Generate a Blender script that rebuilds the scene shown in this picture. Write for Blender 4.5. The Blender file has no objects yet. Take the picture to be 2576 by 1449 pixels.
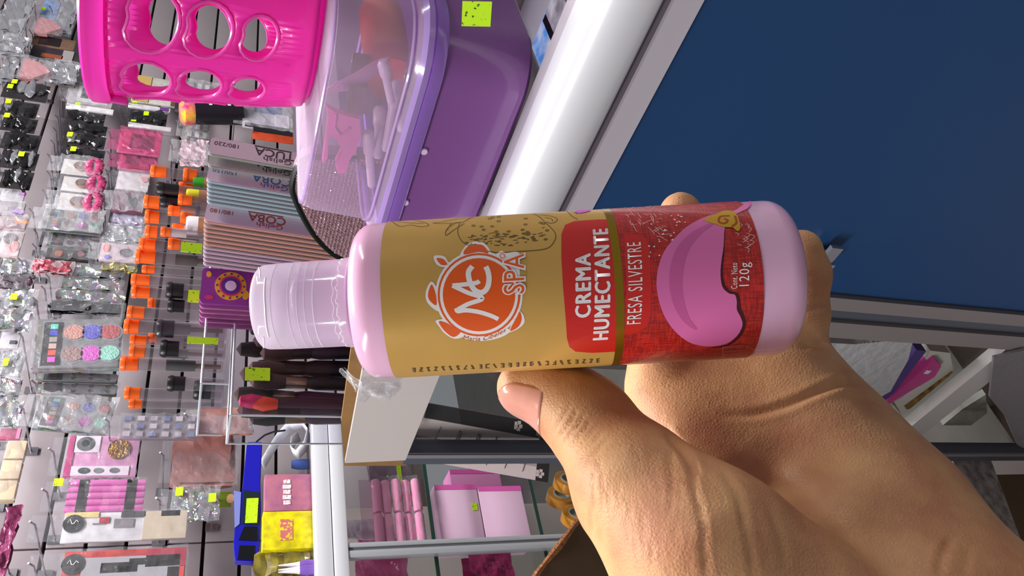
import bpy, bmesh, math, random
import numpy as np
from mathutils import Vector, Matrix
from mathutils.geometry import delaunay_2d_cdt

SC = bpy.context.scene
COL = SC.collection
PI = math.pi
# ------------------------------------------------------------------ camera
# the phone was held upright and the picture is stored lying on its side: the camera is rolled 90 degrees
F = 1955.0            # focal length in pixels of the 2576 px wide frame
H = 1.24              # height of the phone above the floor
def _n(v): return v / np.linalg.norm(v)
_Z = _n(np.array([412., 4962., -F]))
_X = np.array([2275., 588., F]); _X -= _X.dot(_Z) * _Z; _X = _n(_X)
_Y = np.array([-1900., 920., F]); _Y -= _Y.dot(_Z) * _Z; _Y -= _Y.dot(_X) * _X; _Y = _n(_Y)
M = np.array([_X, _Y, _Z])             # (right, up, forward) of the upright view -> room axes
RIGHT, UP, FWD = (Vector(M[:, i]) for i in range(3))
EYE = Vector((0, 0, H))
cd = bpy.data.cameras.new('camera'); cam = bpy.data.objects.new('camera', cd); COL.objects.link(cam)
cd.sensor_fit = 'HORIZONTAL'; cd.sensor_width = 36.0; cd.lens = F / 2576 * 36.0
cd.clip_start = 0.01; cd.clip_end = 50
cam.matrix_world = Matrix.Translation(EYE) @ Matrix((-UP, RIGHT, -FWD)).transposed().to_4x4()
SC.camera = cam
# ------------------------------------------------------------------ world, lamps, exposure
w = bpy.data.worlds.new('shop_ambience'); SC.world = w; w.use_nodes = True
w.node_tree.nodes['Background'].inputs[0].default_value = (0.93, 0.93, 1.0, 1)
w.node_tree.nodes['Background'].inputs[1].default_value = 0.23
SC.view_settings.view_transform = 'Standard'; SC.view_settings.look = 'None'
SC.view_settings.exposure = 0.0; SC.view_settings.gamma = 1.0
try: SC.view_settings.use_curve_mapping = False
except Exception: pass
def area(name, loc, target, sx, sy, power, col=(1, 1, 1)):
    l = bpy.data.lights.new(name, 'AREA'); l.shape = 'RECTANGLE'; l.size = sx; l.size_y = sy; l.energy = power; l.color = col
    o = bpy.data.objects.new(name, l); COL.objects.link(o); o.location = loc
    o.rotation_euler = (Vector(target) - Vector(loc)).to_track_quat('-Z', 'Y').to_euler()
    return o
area('ceiling_tube_light', (0.9, 0.75, 2.75), (0.9, 0.80, 0), 1.5, 0.16, 50, (1, .98, .97))
area('ceiling_tube_light', (-1.55, 1.35, 2.5), (0.1, 0.2, 1.1), 1.5, 0.16, 46, (1, .98, .97))
area('ceiling_tube_light', (1.9, 0.85, 2.75), (1.9, 1.0, 0), 1.5, 0.16, 42, (1, .98, .97))
area('ceiling_tube_light', (1.9, -0.9, 2.75), (1.3, -0.4, 0.6), 1.5, 0.16, 26, (1, .98, .97))
SC.cycles.max_bounces = 7; SC.cycles.diffuse_bounces = 3; SC.cycles.glossy_bounces = 3
SC.cycles.transmission_bounces = 4; SC.cycles.transparent_max_bounces = 14
SC.cycles.caustics_reflective = False; SC.cycles.caustics_refractive = False
SC.cycles.sample_clamp_indirect = 4.0
try: SC.cycles.use_denoising = True
except Exception: pass

# ------------------------------------------------------------------ sight lines -> room points
def ray(x, y): return Vector(M @ np.array([(724.5 - y) / F, (1288 - x) / F, 1.0]))      # x, y: picture position, sideways as stored
def atT(x, y, t): return EYE + ray(x, y) * t
def onX(x, y, X): d = ray(x, y); return EYE + d * (X / d.x)
def onY(x, y, Y): d = ray(x, y); return EYE + d * (Y / d.y)
def onZ(x, y, Z): d = ray(x, y); return EYE + d * ((Z - H) / d.z)

# ------------------------------------------------------------------ materials
def lin(c):
    if len(c) == 3: c = tuple(c) + (255,)
    f = lambda v: v / 12.92 if v <= .04045 else ((v + .055) / 1.055) ** 2.4
    return tuple(f(v / 255) for v in c[:3]) + (c[3] / 255,)
_mats = {}
def newmat(name):
    m = bpy.data.materials.new(name); m.use_nodes = True
    return m, m.node_tree, m.node_tree.nodes['Principled BSDF']
def pmat(name, col, rough=.5, metal=0., spec=.5, noise=0., nscale=30., bump=0., bscale=80., coat=0., trans=0., sss=0., col2=None, emit=0.):
    if name in _mats: return _mats[name]
    m, nt, b = newmat(name)
    b.inputs['Base Color'].default_value = lin(col); b.inputs['Roughness'].default_value = rough
    b.inputs['Metallic'].default_value = metal; b.inputs['Specular IOR Level'].default_value = spec
    b.inputs['Coat Weight'].default_value = coat; b.inputs['Coat Roughness'].default_value = .08
    b.inputs['Transmission Weight'].default_value = trans
    if sss: b.inputs['Subsurface Weight'].default_value = sss; b.inputs['Subsurface Radius'].default_value = (.008, .004, .003); b.inputs['Subsurface Scale'].default_value = 1.0
    if noise or bump:
        tc = nt.nodes.new('ShaderNodeTexCoord')
    if noise:
        n = nt.nodes.new('ShaderNodeTexNoise'); n.inputs['Scale'].default_value = nscale; n.inputs['Detail'].default_value = 5
        nt.links.new(tc.outputs['Object'], n.inputs['Vector'])
        r = nt.nodes.new('ShaderNodeMixRGB'); c = lin(col); c2 = lin(col2) if col2 else tuple(v * (1 - noise) for v in c[:3]) + (1,)
        r.inputs[1].default_value = c; r.inputs[2].default_value = c2
        rp = nt.nodes.new('ShaderNodeValToRGB'); rp.color_ramp.elements[0].position = .35; rp.color_ramp.elements[1].position = .68
        nt.links.new(n.outputs['Fac'], rp.inputs[0]); nt.links.new(rp.outputs[0], r.inputs[0]); nt.links.new(r.outputs[0], b.inputs['Base Color'])
    if bump:
        n2 = nt.nodes.new('ShaderNodeTexNoise'); n2.inputs['Scale'].default_value = bscale; n2.inputs['Detail'].default_value = 4
        nt.links.new(tc.outputs['Object'], n2.inputs['Vector'])
        bp = nt.nodes.new('ShaderNodeBump'); bp.inputs['Strength'].default_value = bump; bp.inputs['Distance'].default_value = .01
        nt.links.new(n2.outputs['Fac'], bp.inputs['Height']); nt.links.new(bp.outputs[0], b.inputs['Normal'])
    _mats[name] = m; return m
def film(name, tint=(245, 245, 250), body=.10, rough=.12, bump=.5, bscale=60., fres=.9, diff=None, ior=1.45, glossy=False):
    """thin clear or tinted plastic: see-through with a glossy crumpled surface"""
    if name in _mats: return _mats[name]
    m, nt, b = newmat(name)
    b.inputs['Base Color'].default_value = lin(diff or (240, 240, 245)); b.inputs['Roughness'].default_value = rough
    b.inputs['Specular IOR Level'].default_value = .9
    tr = nt.nodes.new('ShaderNodeBsdfTransparent'); tr.inputs[0].default_value = lin(tint)
    mx = nt.nodes.new('ShaderNodeMixShader'); fr = nt.nodes.new('ShaderNodeFresnel'); ge = nt.nodes.new('ShaderNodeNewGeometry')
    io = nt.nodes.new('ShaderNodeMath'); io.operation = 'MULTIPLY_ADD'; io.inputs[1].default_value = 1 / ior - ior; io.inputs[2].default_value = ior   # thin sheet: same on both faces
    nt.links.new(ge.outputs['Backfacing'], io.inputs[0]); nt.links.new(io.outputs[0], fr.inputs[0])
    mu = nt.nodes.new('ShaderNodeMath'); mu.operation = 'MULTIPLY_ADD'; mu.inputs[1].default_value = fres; mu.inputs[2].default_value = body; mu.use_clamp = True
    nt.links.new(fr.outputs[0], mu.inputs[0]); nt.links.new(mu.outputs[0], mx.inputs[0])
    if glossy:
        nt.nodes.remove(b); b = nt.nodes.new('ShaderNodeBsdfGlossy'); b.inputs['Roughness'].default_value = rough; b.inputs[0].default_value = (.95, .95, .95, 1)
    nt.links.new(tr.outputs[0], mx.inputs[1]); nt.links.new(b.outputs[0], mx.inputs[2])
    nt.links.new(mx.outputs[0], nt.nodes['Material Output'].inputs['Surface'])
    if bump:
        tc = nt.nodes.new('ShaderNodeTexCoord'); n2 = nt.nodes.new('ShaderNodeTexNoise'); n2.inputs['Scale'].default_value = bscale; n2.inputs['Detail'].default_value = 2
        nt.links.new(tc.outputs['Object'], n2.inputs['Vector'])
        bp = nt.nodes.new('ShaderNodeBump'); bp.inputs['Strength'].default_value = bump; bp.inputs['Distance'].default_value = .01
        nt.links.new(n2.outputs['Fac'], bp.inputs['Height']); nt.links.new(bp.outputs[0], b.inputs['Normal']); nt.links.new(bp.outputs[0], fr.inputs['Normal'])
    _mats[name] = m; return m
def translucent(name, col, mix=.35, rough=.3, see=0.0, coat=.3):
    """soft plastic that lets light through: diffuse + translucent, optionally partly see-through"""
    if name in _mats: return _mats[name]
    m, nt, b = newmat(name)
    b.inputs['Base Color'].default_value = lin(col); b.inputs['Roughness'].default_value = rough; b.inputs['Coat Weight'].default_value = coat
    t = nt.nodes.new('ShaderNodeBsdfTranslucent'); t.inputs[0].default_value = lin(col)
    mx = nt.nodes.new('ShaderNodeMixShader'); mx.inputs[0].default_value = mix
    nt.links.new(b.outputs[0], mx.inputs[1]); nt.links.new(t.outputs[0], mx.inputs[2])
    out = mx.outputs[0]
    if see:
        tr = nt.nodes.new('ShaderNodeBsdfTransparent'); tr.inputs[0].default_value = lin(tuple(min(255, int(v * .5 + 127)) for v in col))
        m2 = nt.nodes.new('ShaderNodeMixShader'); m2.inputs[0].default_value = see
        nt.links.new(out, m2.inputs[1]); nt.links.new(tr.outputs[0], m2.inputs[2]); out = m2.outputs[0]
    nt.links.new(out, nt.nodes['Material Output'].inputs['Surface'])
    _mats[name] = m; return m
def holo(name, rough=.12, sat=.8, scale=45., bump=.6):
    """iridescent foil: sheen painted into the colour as random hue cells, bump for the crumple"""
    if name in _mats: return _mats[name]
    m, nt, b = newmat(name)
    tc = nt.nodes.new('ShaderNodeTexCoord'); n = nt.nodes.new('ShaderNodeTexVoronoi'); n.inputs['Scale'].default_value = scale * 2
    nt.links.new(tc.outputs['Object'], n.inputs['Vector'])
    hs = nt.nodes.new('ShaderNodeCombineColor'); hs.mode = 'HSV'; hs.inputs[1].default_value = sat * .45; hs.inputs[2].default_value = .72
    sp = nt.nodes.new('ShaderNodeSeparateColor'); nt.links.new(n.outputs['Color'], sp.inputs[0]); nt.links.new(sp.outputs[0], hs.inputs[0])
    nt.links.new(hs.outputs[0], b.inputs['Base Color']); b.inputs['Metallic'].default_value = .9; b.inputs['Roughness'].default_value = rough
    n2 = nt.nodes.new('ShaderNodeTexNoise'); n2.inputs['Scale'].default_value = scale; nt.links.new(tc.outputs['Object'], n2.inputs['Vector'])
    bp = nt.nodes.new('ShaderNodeBump'); bp.inputs['Strength'].default_value = bump; bp.inputs['Distance'].default_value = .01
    nt.links.new(n2.outputs['Fac'], bp.inputs['Height']); nt.links.new(bp.outputs[0], b.inputs['Normal'])
    _mats[name] = m; return m
def speck(name, col, dark=(40, 60, 0), scale=300., thr=.62):
    """price sticker: fluorescent paper with illegible dark print"""
    if name in _mats: return _mats[name]
    m, nt, b = newmat(name); b.inputs['Roughness'].default_value = .6
    tc = nt.nodes.new('ShaderNodeTexCoord'); n = nt.nodes.new('ShaderNodeTexNoise'); n.inputs['Scale'].default_value = scale; n.inputs['Detail'].default_value = 3
    nt.links.new(tc.outputs['Object'], n.inputs['Vector'])
    r = nt.nodes.new('ShaderNodeValToRGB'); r.color_ramp.elements[0].position = thr; r.color_ramp.elements[0].color = lin(col)
    r.color_ramp.elements[1].position = thr + .06; r.color_ramp.elements[1].color = lin(dark)
    nt.links.new(n.outputs['Fac'], r.inputs[0]); nt.links.new(r.outputs[0], b.inputs['Base Color'])
    _mats[name] = m; return m
def flat(col, rough=.5, metal=0., **k): return pmat('paint_%d_%d_%d_%d_%d' % (*[int(v) for v in col[:3]], int(rough * 100), int(metal * 100)), col, rough, metal, **k)

# ------------------------------------------------------------------ mesh builders
def link(name, me, mat=None, parent=None, loc=None):
    o = bpy.data.objects.new(name, me); COL.objects.link(o)
    if mat is not None: me.materials.append(mat)
    if parent is not None: o.parent = parent
    if loc is not None: o.location = loc
    return o
def mk(name, verts, faces, mat=None, parent=None, smooth=False, loc=None):
    me = bpy.data.meshes.new(name)
    me.from_pydata([tuple(v) for v in verts], [], [tuple(int(i) for i in f) for f in faces]); me.update()
    if smooth:
        me.polygons.foreach_set('use_smooth', [True] * len(me.polygons))
    return link(name, me, mat, parent, loc)
def bm_obj(name, bm, mat=None, parent=None, smooth=False, loc=None):
    bmesh.ops.recalc_face_normals(bm, faces=bm.faces[:])
    me = bpy.data.meshes.new(name); bm.to_mesh(me); bm.free()
    if smooth:
        me.polygons.foreach_set('use_smooth', [True] * len(me.polygons))
        try: me.set_sharp_from_angle(angle=math.radians(38))
        except Exception: pass
    return link(name, me, mat, parent, loc)
def tag(o, label=None, cat=None, group=None, kind=None):
    if label: o['label'] = label
    if cat: o['category'] = cat
    if group: o['group'] = group
    if kind: o['kind'] = kind
    return o
def thing(name, label, cat, loc=(0, 0, 0), rot=(0, 0, 0), group=None):
    o = bpy.data.objects.new(name, None); COL.objects.link(o); o.empty_display_size = .02
    o.location = loc; o.rotation_euler = rot
    return tag(o, label, cat, group)
def struct(name, kind='structure', loc=(0, 0, 0)):
    o = bpy.data.objects.new(name, None); COL.objects.link(o); o.location = loc; o['kind'] = kind; return o
def copy_tree(o, parent=None):
    c = o.copy(); COL.objects.link(c)
    if parent is not None: c.parent = parent
    for ch in o.children: copy_tree(ch, c)
    return c
def bm_box(bm, c, s, rot=None, bevel=0.):
    mtx = Matrix.Translation(Vector(c)) @ (rot.to_4x4() if rot is not None else Matrix.Identity(4)) @ Matrix.Diagonal((*s, 1))
    r = bmesh.ops.create_cube(bm, size=1, matrix=mtx)
    if bevel:
        es = list({e for v in r['verts'] for e in v.link_edges})
        bmesh.ops.bevel(bm, geom=es, offset=bevel, segments=2, affect='EDGES', profile=.6)
    return r
def box(name, c, s, mat, parent=None, bevel=0., rot=None):
    bm = bmesh.new(); bm_box(bm, c, s, rot, bevel); return bm_obj(name, bm, mat, parent, smooth=bool(bevel))
def span(name, a, b, mat, parent=None, bevel=0.):
    a, b = Vector(a), Vector(b); return box(name, (a + b) / 2, [abs(v) for v in (b - a)], mat, parent, bevel)
def bm_lathe(bm, prof, n=32, mtx=None, a0=0., a1=2 * PI, close=True):
    rings = []; full = abs(a1 - a0 - 2 * PI) < 1e-6
    k = n if full else n + 1
    for r, z in prof:
        rings.append([bm.verts.new((r * math.cos(a0 + (a1 - a0) * i / n), r * math.sin(a0 + (a1 - a0) * i / n), z)) for i in range(k)])
    for a, b in zip(rings, rings[1:]):
        for i in range(n):
            j = (i + 1) % k
            bm.faces.new((a[i], a[j], b[j], b[i]))
    if close and full:
        for ring in (rings[0], rings[-1]):
            if prof[rings.index(ring)][0] > 1e-6: bm.faces.new(ring)
    vs = [v for r in rings for v in r]
    if mtx is not None: bmesh.ops.transform(bm, matrix=mtx, verts=vs)
    return vs
def lathe(name, prof, mat, parent=None, n=32, mtx=None, close=True, smooth=True):
    bm = bmesh.new(); bm_lathe(bm, prof, n, mtx, close=close)
    bmesh.ops.remove_doubles(bm, verts=bm.verts[:], dist=1e-6)
    return bm_obj(name, bm, mat, parent, smooth)
def frame_to(d):
    d = Vector(d).normalized(); return d.to_track_quat('Z', 'Y').to_matrix().to_4x4()
def bm_tube(bm, pts, r, n=8, cap=True):
    pts = [Vector(p) for p in pts]; rs = r if isinstance(r, (list, tuple)) else [r] * len(pts)
    rings = []; prev = None
    for i, p in enumerate(pts):
        d = (pts[min(i + 1, len(pts) - 1)] - pts[max(i - 1, 0)]).normalized()
        if prev is None:
            u = d.orthogonal().normalized()
        else:
            u = (prev - d * prev.dot(d)); u = u.normalized() if u.length > 1e-6 else d.orthogonal().normalized()
        prev = u; v = d.cross(u)
        rings.append([bm.verts.new(p + (u * math.cos(2 * PI * k / n) + v * math.sin(2 * PI * k / n)) * rs[i]) for k in range(n)])
    for a, b in zip(rings, rings[1:]):
        for k in range(n): bm.faces.new((a[k], a[(k + 1) % n], b[(k + 1) % n], b[k]))
    if cap: bm.faces.new(rings[0][::-1]); bm.faces.new(rings[-1])
def tube(name, pts, r, mat, parent=None, n=8):
    bm = bmesh.new(); bm_tube(bm, pts, r, n); return bm_obj(name, bm, mat, parent, True)
def rrect(w, d, r, n=6):
    """rounded rectangle outline, counter-clockwise, centred"""
    out = []
    for cx, cy, a in ((w / 2 - r, d / 2 - r, 0), (-w / 2 + r, d / 2 - r, PI / 2), (-w / 2 + r, -d / 2 + r, PI), (w / 2 - r, -d / 2 + r, 1.5 * PI)):
        for k in range(n + 1):
            t = a + PI / 2 * k / n; out.append((cx + r * math.cos(t), cy + r * math.sin(t)))
    return out
def bm_prism(bm, outline, z0, z1, mtx=None):
    a = [bm.verts.new((x, y, z0)) for x, y in outline]; b = [bm.verts.new((x, y, z1)) for x, y in outline]; n = len(a)
    for i in range(n): bm.faces.new((a[i], a[(i + 1) % n], b[(i + 1) % n], b[i]))
    bm.faces.new(a[::-1]); bm.faces.new(b)
    if mtx is not None: bmesh.ops.transform(bm, matrix=mtx, verts=a + b)
def prism(name, outline, z0, z1, mat, parent=None, mtx=None, smooth=False):
    bm = bmesh.new(); bm_prism(bm, outline, z0, z1, mtx); return bm_obj(name, bm, mat, parent, smooth)
FRONT = Matrix.Rotation(PI / 2, 4, 'X')      # outline drawn in (x, z); its thickness runs along -y .. z0 -> y=-z0
def loft(name, rings, mat, parent=None, cap0=True, cap1=True, smooth=True, closed=True):
    n = len(rings[0]); vs = [tuple(p) for r in rings for p in r]; fs = []
    for i in range(len(rings) - 1):
        for k in range(n if closed else n - 1):
            a = i * n + k; b = i * n + (k + 1) % n
            fs.append((a, b, b + n, a + n))
    if cap0: fs.append(tuple(range(n))[::-1])
    if cap1: fs.append(tuple(range((len(rings) - 1) * n, len(rings) * n)))
    bm = bmesh.new(); bv = [bm.verts.new(v) for v in vs]
    for f in fs:
        try: bm.faces.new([bv[i] for i in f])
        except ValueError: pass
    return bm_obj(name, bm, mat, parent, smooth)
def text2d(body, offset=0.0, spacing=1.0):
    c = bpy.data.curves.new('t', 'FONT'); c.body = body; c.size = 1; c.offset = offset; c.space_character = spacing; c.align_x = 'LEFT'
    c.resolution_u = 3
    o = bpy.data.objects.new('t', c); me = bpy.data.meshes.new_from_object(o)
    v = np.array([tuple(p.co)[:2] for p in me.vertices]).reshape(-1, 2); f = [tuple(p.vertices) for p in me.polygons]
    bpy.data.objects.remove(o); bpy.data.curves.remove(c); bpy.data.meshes.remove(me)
    mn, mx = v.min(0), v.max(0)
    return (v - mn) / (mx - mn), f, (mx - mn)
def print_text(name, body, mtx, w, h, mat, parent, offset=0.0):
    """flat lettering: mtx puts the unit text plane (x right, y up) in place, w x h metres, origin at its centre"""
    v, f, _ = text2d(body, offset)
    P = [mtx @ Vector(((x - .5) * w, (y - .5) * h, 0)) for x, y in v]
    return mk(name, P, f, mat, parent)

# ================================================================== SETTING
GREY_WALL = pmat('slat_laminate', (158, 148, 153), .32, noise=.12, nscale=3., spec=.5)
DARK_GROOVE = flat((46, 34, 30), .8)
WY = 1.95
wall = struct('wall_back')
sx1 = onY(110, 1381, WY).x; sx2 = onY(163, 306, WY).x
box('backing_board', (2.4, WY + .035, 1.45), (4.6, .03, 1.7), DARK_GROOVE, wall)
slat_me = {}
def slat(xa, xb, zc):
    key = round(xb - xa, 3)
    if key not in slat_me:
        o = box('slat', (0, 0, 0), (xb - xa - .004, .02, .0775), GREY_WALL, wall, bevel=.002); slat_me[key] = o.data
    else:
        o = link('slat', slat_me[key], None, wall)
    o.location = ((xa + xb) / 2, WY + .01, zc)
for k in range(-7, 9):
    zc = 1.369 + .0858 * (k + .5)
    for xa, xb in ((.25, sx1), (sx1, sx2), (sx2, 4.5)): slat(xa, xb, zc)
fl = struct('floor')
box('floor_slab', (1.2, .8, -.28), (7.5, 6, .06), pmat('grey_floor', (120, 112, 108), .35, noise=.2, nscale=8), fl)
ce = struct('ceiling')
box('ceiling_slab', (1.2, .8, 2.93), (7.5, 6, .06), flat((235, 235, 232), .8), ce)

# ------------------------------------------------------------------ counter with the blue panel
ALU_WHITE = pmat('white_enamel', (226, 226, 232), .28, coat=.4)
ALU_FLAT = pmat('lavender_enamel', (188, 180, 190), .4)
ALU_GREY = pmat('grey_aluminium', (150, 146, 150), .35, .3)
ALU_SLATE = pmat('slate_aluminium', (96, 100, 112), .35, .3)
ALU_TAUPE = pmat('taupe_aluminium', (142, 134, 134), .4, .2)
BLUE = pmat('blue_laminate', (31, 68, 114), .42, spec=.35, noise=.04, nscale=3)
INSIDE = pmat('cabinet_lining', (166, 152, 150), .6, noise=.1, nscale=6)
GLASS = film('pane_glass', (249, 251, 250), 0.0, .02, 0, fres=.35, glossy=True)
GLASS_EDGE = pmat('green_glass_edge', (34, 62, 54), .15)
CT = thing('display_counter', 'long display counter with blue front panel and rounded white top rail', 'counter', (.5, .2, 0))
def cpart(name, a, b, mat, bevel=0.): return span(name, Vector(a) - Vector((.5, .2, 0)), Vector(b) - Vector((.5, .2, 0)), mat, CT, bevel)
cpart('blue_panel', (.503, -.55, -.18), (.515, .494, .922), BLUE)
cpart('plinth', (.53, -.55, -.25), (.97, .86, -.18), ALU_TAUPE)
# rounded rail profile, swept along the counter
def rail_profile(arc):
    rings = []
    for y in (-.55 - .2, .563 - .2):
        rings.append([(x - .5, y, z) for x, z in arc])
    return rings
arc = [(.523, .955), (.523, 1.0), (.506, 1.001)] + [(.506 - .020 * math.sin(a), .9725 + .0285 * math.cos(a)) for a in np.linspace(.12, PI * .93, 14)]
loft('top_rail', rail_profile(arc), ALU_WHITE, CT)
loft('rail_lip', rail_profile([(.515, .941), (.494, .9405), (.4935, .918), (.515, .917)]), ALU_FLAT, CT)
loft('rail_groove', rail_profile([(.515, .9445), (.498, .9445), (.498, .9405), (.515, .9405)]), flat((92, 84, 90), .6), CT)
cpart('inner_flange', (.523, -.55, .985), (.54, .563, .999), ALU_FLAT)
cpart('mullion', (.497, .496, -.18), (.52, .517, .93), ALU_TAUPE)
cpart('mullion_channel', (.503, .517, -.18), (.52, .538, .93), ALU_SLATE)
cpart('mullion', (.497, .538, -.18), (.52, .566, .93), ALU_TAUPE)
cpart('corner_post', (.494, .836, -.18), (.514, .864, .99), ALU_SLATE)
cpart('corner_post_face', (.4925, .839, -.18), (.494, .847, .99), ALU_GREY)
cpart('front_glass', (.507, .566, -.16), (.511, .836, .985), GLASS)
cpart('end_glass', (.52, .855, -.16), (.96, .859, .98), GLASS)
cpart('back_lining', (.965, -.5, -.18), (.975, .86, .98), INSIDE)
cpart('divider', (.53, .485, -.18), (.96, .495, .985), INSIDE)
cpart('sliding_door_edge', (.60, .70, .20), (.615, .712, .93), flat((128, 118, 112), .5))
cpart('sliding_door_edge', (.60, .735, .20), (.615, .748, .93), flat((150, 140, 132), .5))
cpart('sliding_door_edge', (.60, .775, .20), (.615, .785, .93), flat((110, 100, 96), .5))
cpart('glass_top', (.54, -.55, .988), (.965, .866, .996), film('counter_glass', (246, 247, 249), 0.0, .04, 0, fres=.45, glossy=True))
cpart('tray_shelf', (.53, -.5, .86), (.96, .48, .87), flat((120, 112, 122), .5))
cpart('bay_shelf', (.515, .57, .172), (.96, .85, .184), GLASS)
cpart('shelf_edge', (.500, .567, .150), (.517, .836, .196), pmat('shelf_edge_grey', (176, 170, 168), .45))
cpart('bay_floor', (.53, .5, -.18), (.96, .86, -.165), flat((70, 52, 40), .7))
# small handle of the blue panel
hm = bmesh.new()
bm_box(hm, (-.006, .368 - .2 + .19, .555), (.012, .010, .03)); bm_box(hm, (-.012, .368 - .2 + .19 + .0, .552), (.006, .045, .02)); bm_box(hm, (-.014, .368 - .2 + .19 + .012, .553), (.010, .012, .034), bevel=.002)
h0 = onX(2090, 640, .497)
bmesh.ops.translate(hm, verts=hm.verts[:], vec=Vector((0, h0.y - .558 + .0, h0.z - .553 + .012)))
bmesh.ops.scale(hm, verts=hm.verts[:], vec=(.8, .75, .75), space=Matrix.Translation((0, -(h0.y - .2), -h0.z)))
bm_obj('panel_handle', hm, pmat('handle_alu', (170, 172, 182), .3, .6), CT, True)

# ------------------------------------------------------------------ far glass cabinet under the slatted wall
CB = thing('glass_cabinet', 'low glass display cabinet with wide white front rail below the slatted wall', 'cabinet', (.6, 1.5, 0))
def bpart(name, a, b, mat, bevel=0.): return span(name, Vector(a) - Vector((.6, 1.5, 0)), Vector(b) - Vector((.6, 1.5, 0)), mat, CB, bevel)
bpart('front_rail', (.2, 1.494, .967), (.972, 1.53, 1.0), ALU_WHITE, .003)
bpart('front_rail_lower', (.2, 1.490, .937), (.972, 1.53, .9655), ALU_WHITE, .003)
bpart('glass_top', (.2, 1.53, .990), (.97, 1.94, .997), film('counter_glass'))
bpart('back_lining', (.2, 1.925, -.18), (.97, 1.94, .97), INSIDE)
bpart('side_panel', (.962, 1.53, -.18), (.966, 1.93, .97), GLASS)
pz = onY(1395, 1372, 1.5)
bpart('post', (.647, 1.492, -.18), (.662, 1.51, .937), pmat('bright_aluminium', (205, 208, 214), .25, .5), .002)
bpart('post_channel', (.662, 1.495, -.18), (.668, 1.51, .937), flat((110, 112, 116), .4))
bpart('post', (.668, 1.492, -.18), (.678, 1.51, .937), pmat('bright_aluminium', (205, 208, 214), .25, .5), .002)
bpart('post', (.945, 1.492, -.18), (.972, 1.51, .937), ALU_GREY)
for za in (.757, .508):
    sh = bpart('glass_shelf', (.2, 1.512, za - .006), (.95, 1.92, za), GLASS)
    e = bpart('shelf_edge', (.2, 1.5085, za - .007), (.95, 1.5115, za + .001), GLASS_EDGE); 
ROLL_Z = onY(1462, 1240, 1.56).z
bpart('glass_shelf', (.2, 1.512, ROLL_Z - .006), (.95, 1.92, ROLL_Z), GLASS)
bpart('plinth', (.2, 1.5, -.25), (.97, 1.93, -.18), ALU_TAUPE)
bpart('front_glass', (.2, 1.501, -.18), (.645, 1.504, .937), GLASS)

# ================================================================== THE BOTTLE IN THE HAND
BR = .0225                                             # bottle radius
bax = (UP - RIGHT * .0584).normalized(); bx = (RIGHT + UP * .0584).normalized()
BO = atT(1300, 736, .225)                              # a point on the bottle's axis
BW = Matrix.Translation(BO) @ Matrix((bx, FWD, bax)).transposed().to_4x4()
BI = BW.inverted()
bottle = thing('lotion_bottle', 'pink lotion bottle with gold and red label and clear cap, held in the hand', 'bottle')
bottle.matrix_world = BW
def L(x, y):
    """picture position on the bottle -> (arc along the label, height on the axis)"""
    o = BI @ EYE; d = BI.to_3x3() @ ray(x, y)
    a = d.x ** 2 + d.y ** 2; b = 2 * (o.x * d.x + o.y * d.y); c = o.x ** 2 + o.y ** 2 - BR ** 2
    q = b * b - 4 * a * c
    if q < 0: t = -b / (2 * a)
    else: t = (-b - math.sqrt(q)) / (2 * a)
    p = o + d * t
    return BR * math.atan2(p.x, -p.y), p.z
def wrap(a, h, r): return (r * math.sin(a / BR), -r * math.cos(a / BR), h)
PINK_LOTION = pmat('pink_lotion', (246, 194, 226), .22, coat=.5, sss=.25)
r_ = BR
prof = [(.0, -.0772), (.0165, -.0777)] + [(.0165 + .0058 * math.sin(a), -.0719 - .0058 * math.cos(a)) for a in np.linspace(.15, PI / 2, 8)]
prof = [(r, z) for r, z in prof]; prof[-1] = (r_ - .0002, prof[-1][1])
prof += [(r_ - .0002, .035)] + [(r_ - .0055 + .0053 * math.cos(a), .0395 + .0058 * math.sin(a)) for a in np.linspace(0, PI / 2 * .93, 9)] + [(.0128, .0462), (.0122, .0466), (0, .0466)]
lathe('bottle_body', prof, PINK_LOTION, bottle, 72, close=False)
# clear flip-top cap: an outer shell, an inner collar with ridges, a hinge and a thumb notch
CAPC = translucent('cloudy_cap', (246, 236, 248), .45, .12, .35, .8)
CAPI = translucent('cloudy_cap_inner', (232, 214, 232), .4, .25, .25, .5)
cap = lathe('cap', [(.0128, .0468), (.0131, .0472), (.0129, .049), (.01265, .050), (.0125, .066), (.0123, .0715)] + [(.0100 + .0023 * math.cos(a), .0715 + .0026 * math.sin(a)) for a in np.linspace(.2, PI / 2, 6)] + [(.006, .0745), (0, .0746)], CAPC, bottle, 64, close=False)
col = lathe('cap_collar', [(.0102, .0466), (.0102, .0505), (.0108, .051), (.0108, .0525), (.0102, .053), (.0102, .0555), (.0107, .056), (.0107, .0575), (.0102, .058), (.0102, .061), (.0106, .0615), (.0098, .063), (.0080, .064), (.0080, .0655), (0, .0655)], CAPI, cap, 48, close=False)
bm = bmesh.new()
for k in range(5):
    zz = [.0560, .0584, .0604, .0628, .0676][k]
    pts = [(.01255 * math.sin(a), -.01255 * math.cos(a), zz) for a in np.linspace(-1.25, 1.25, 24)]
    bm_tube(bm, pts, .00013 if k else .0002, 5)
bm_obj('cap_ridges', bm, pmat('cap_ridge', (250, 246, 252), .15), cap, True)
bm = bmesh.new()
bm_tube(bm, [(.0127 * math.sin(a), -.0127 * math.cos(a), .0493 + .0003 * math.sin(a * 23) + .0002 * math.sin(a * 41)) for a in np.linspace(-1.4, 1.4, 60)], .00022, 5)
bm_tube(bm, [(.0126 * math.sin(a), -.0126 * math.cos(a), .0505 + .0003 * math.sin(a * 17)) for a in np.linspace(-.9, .6, 30)], .00014, 5)
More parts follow.
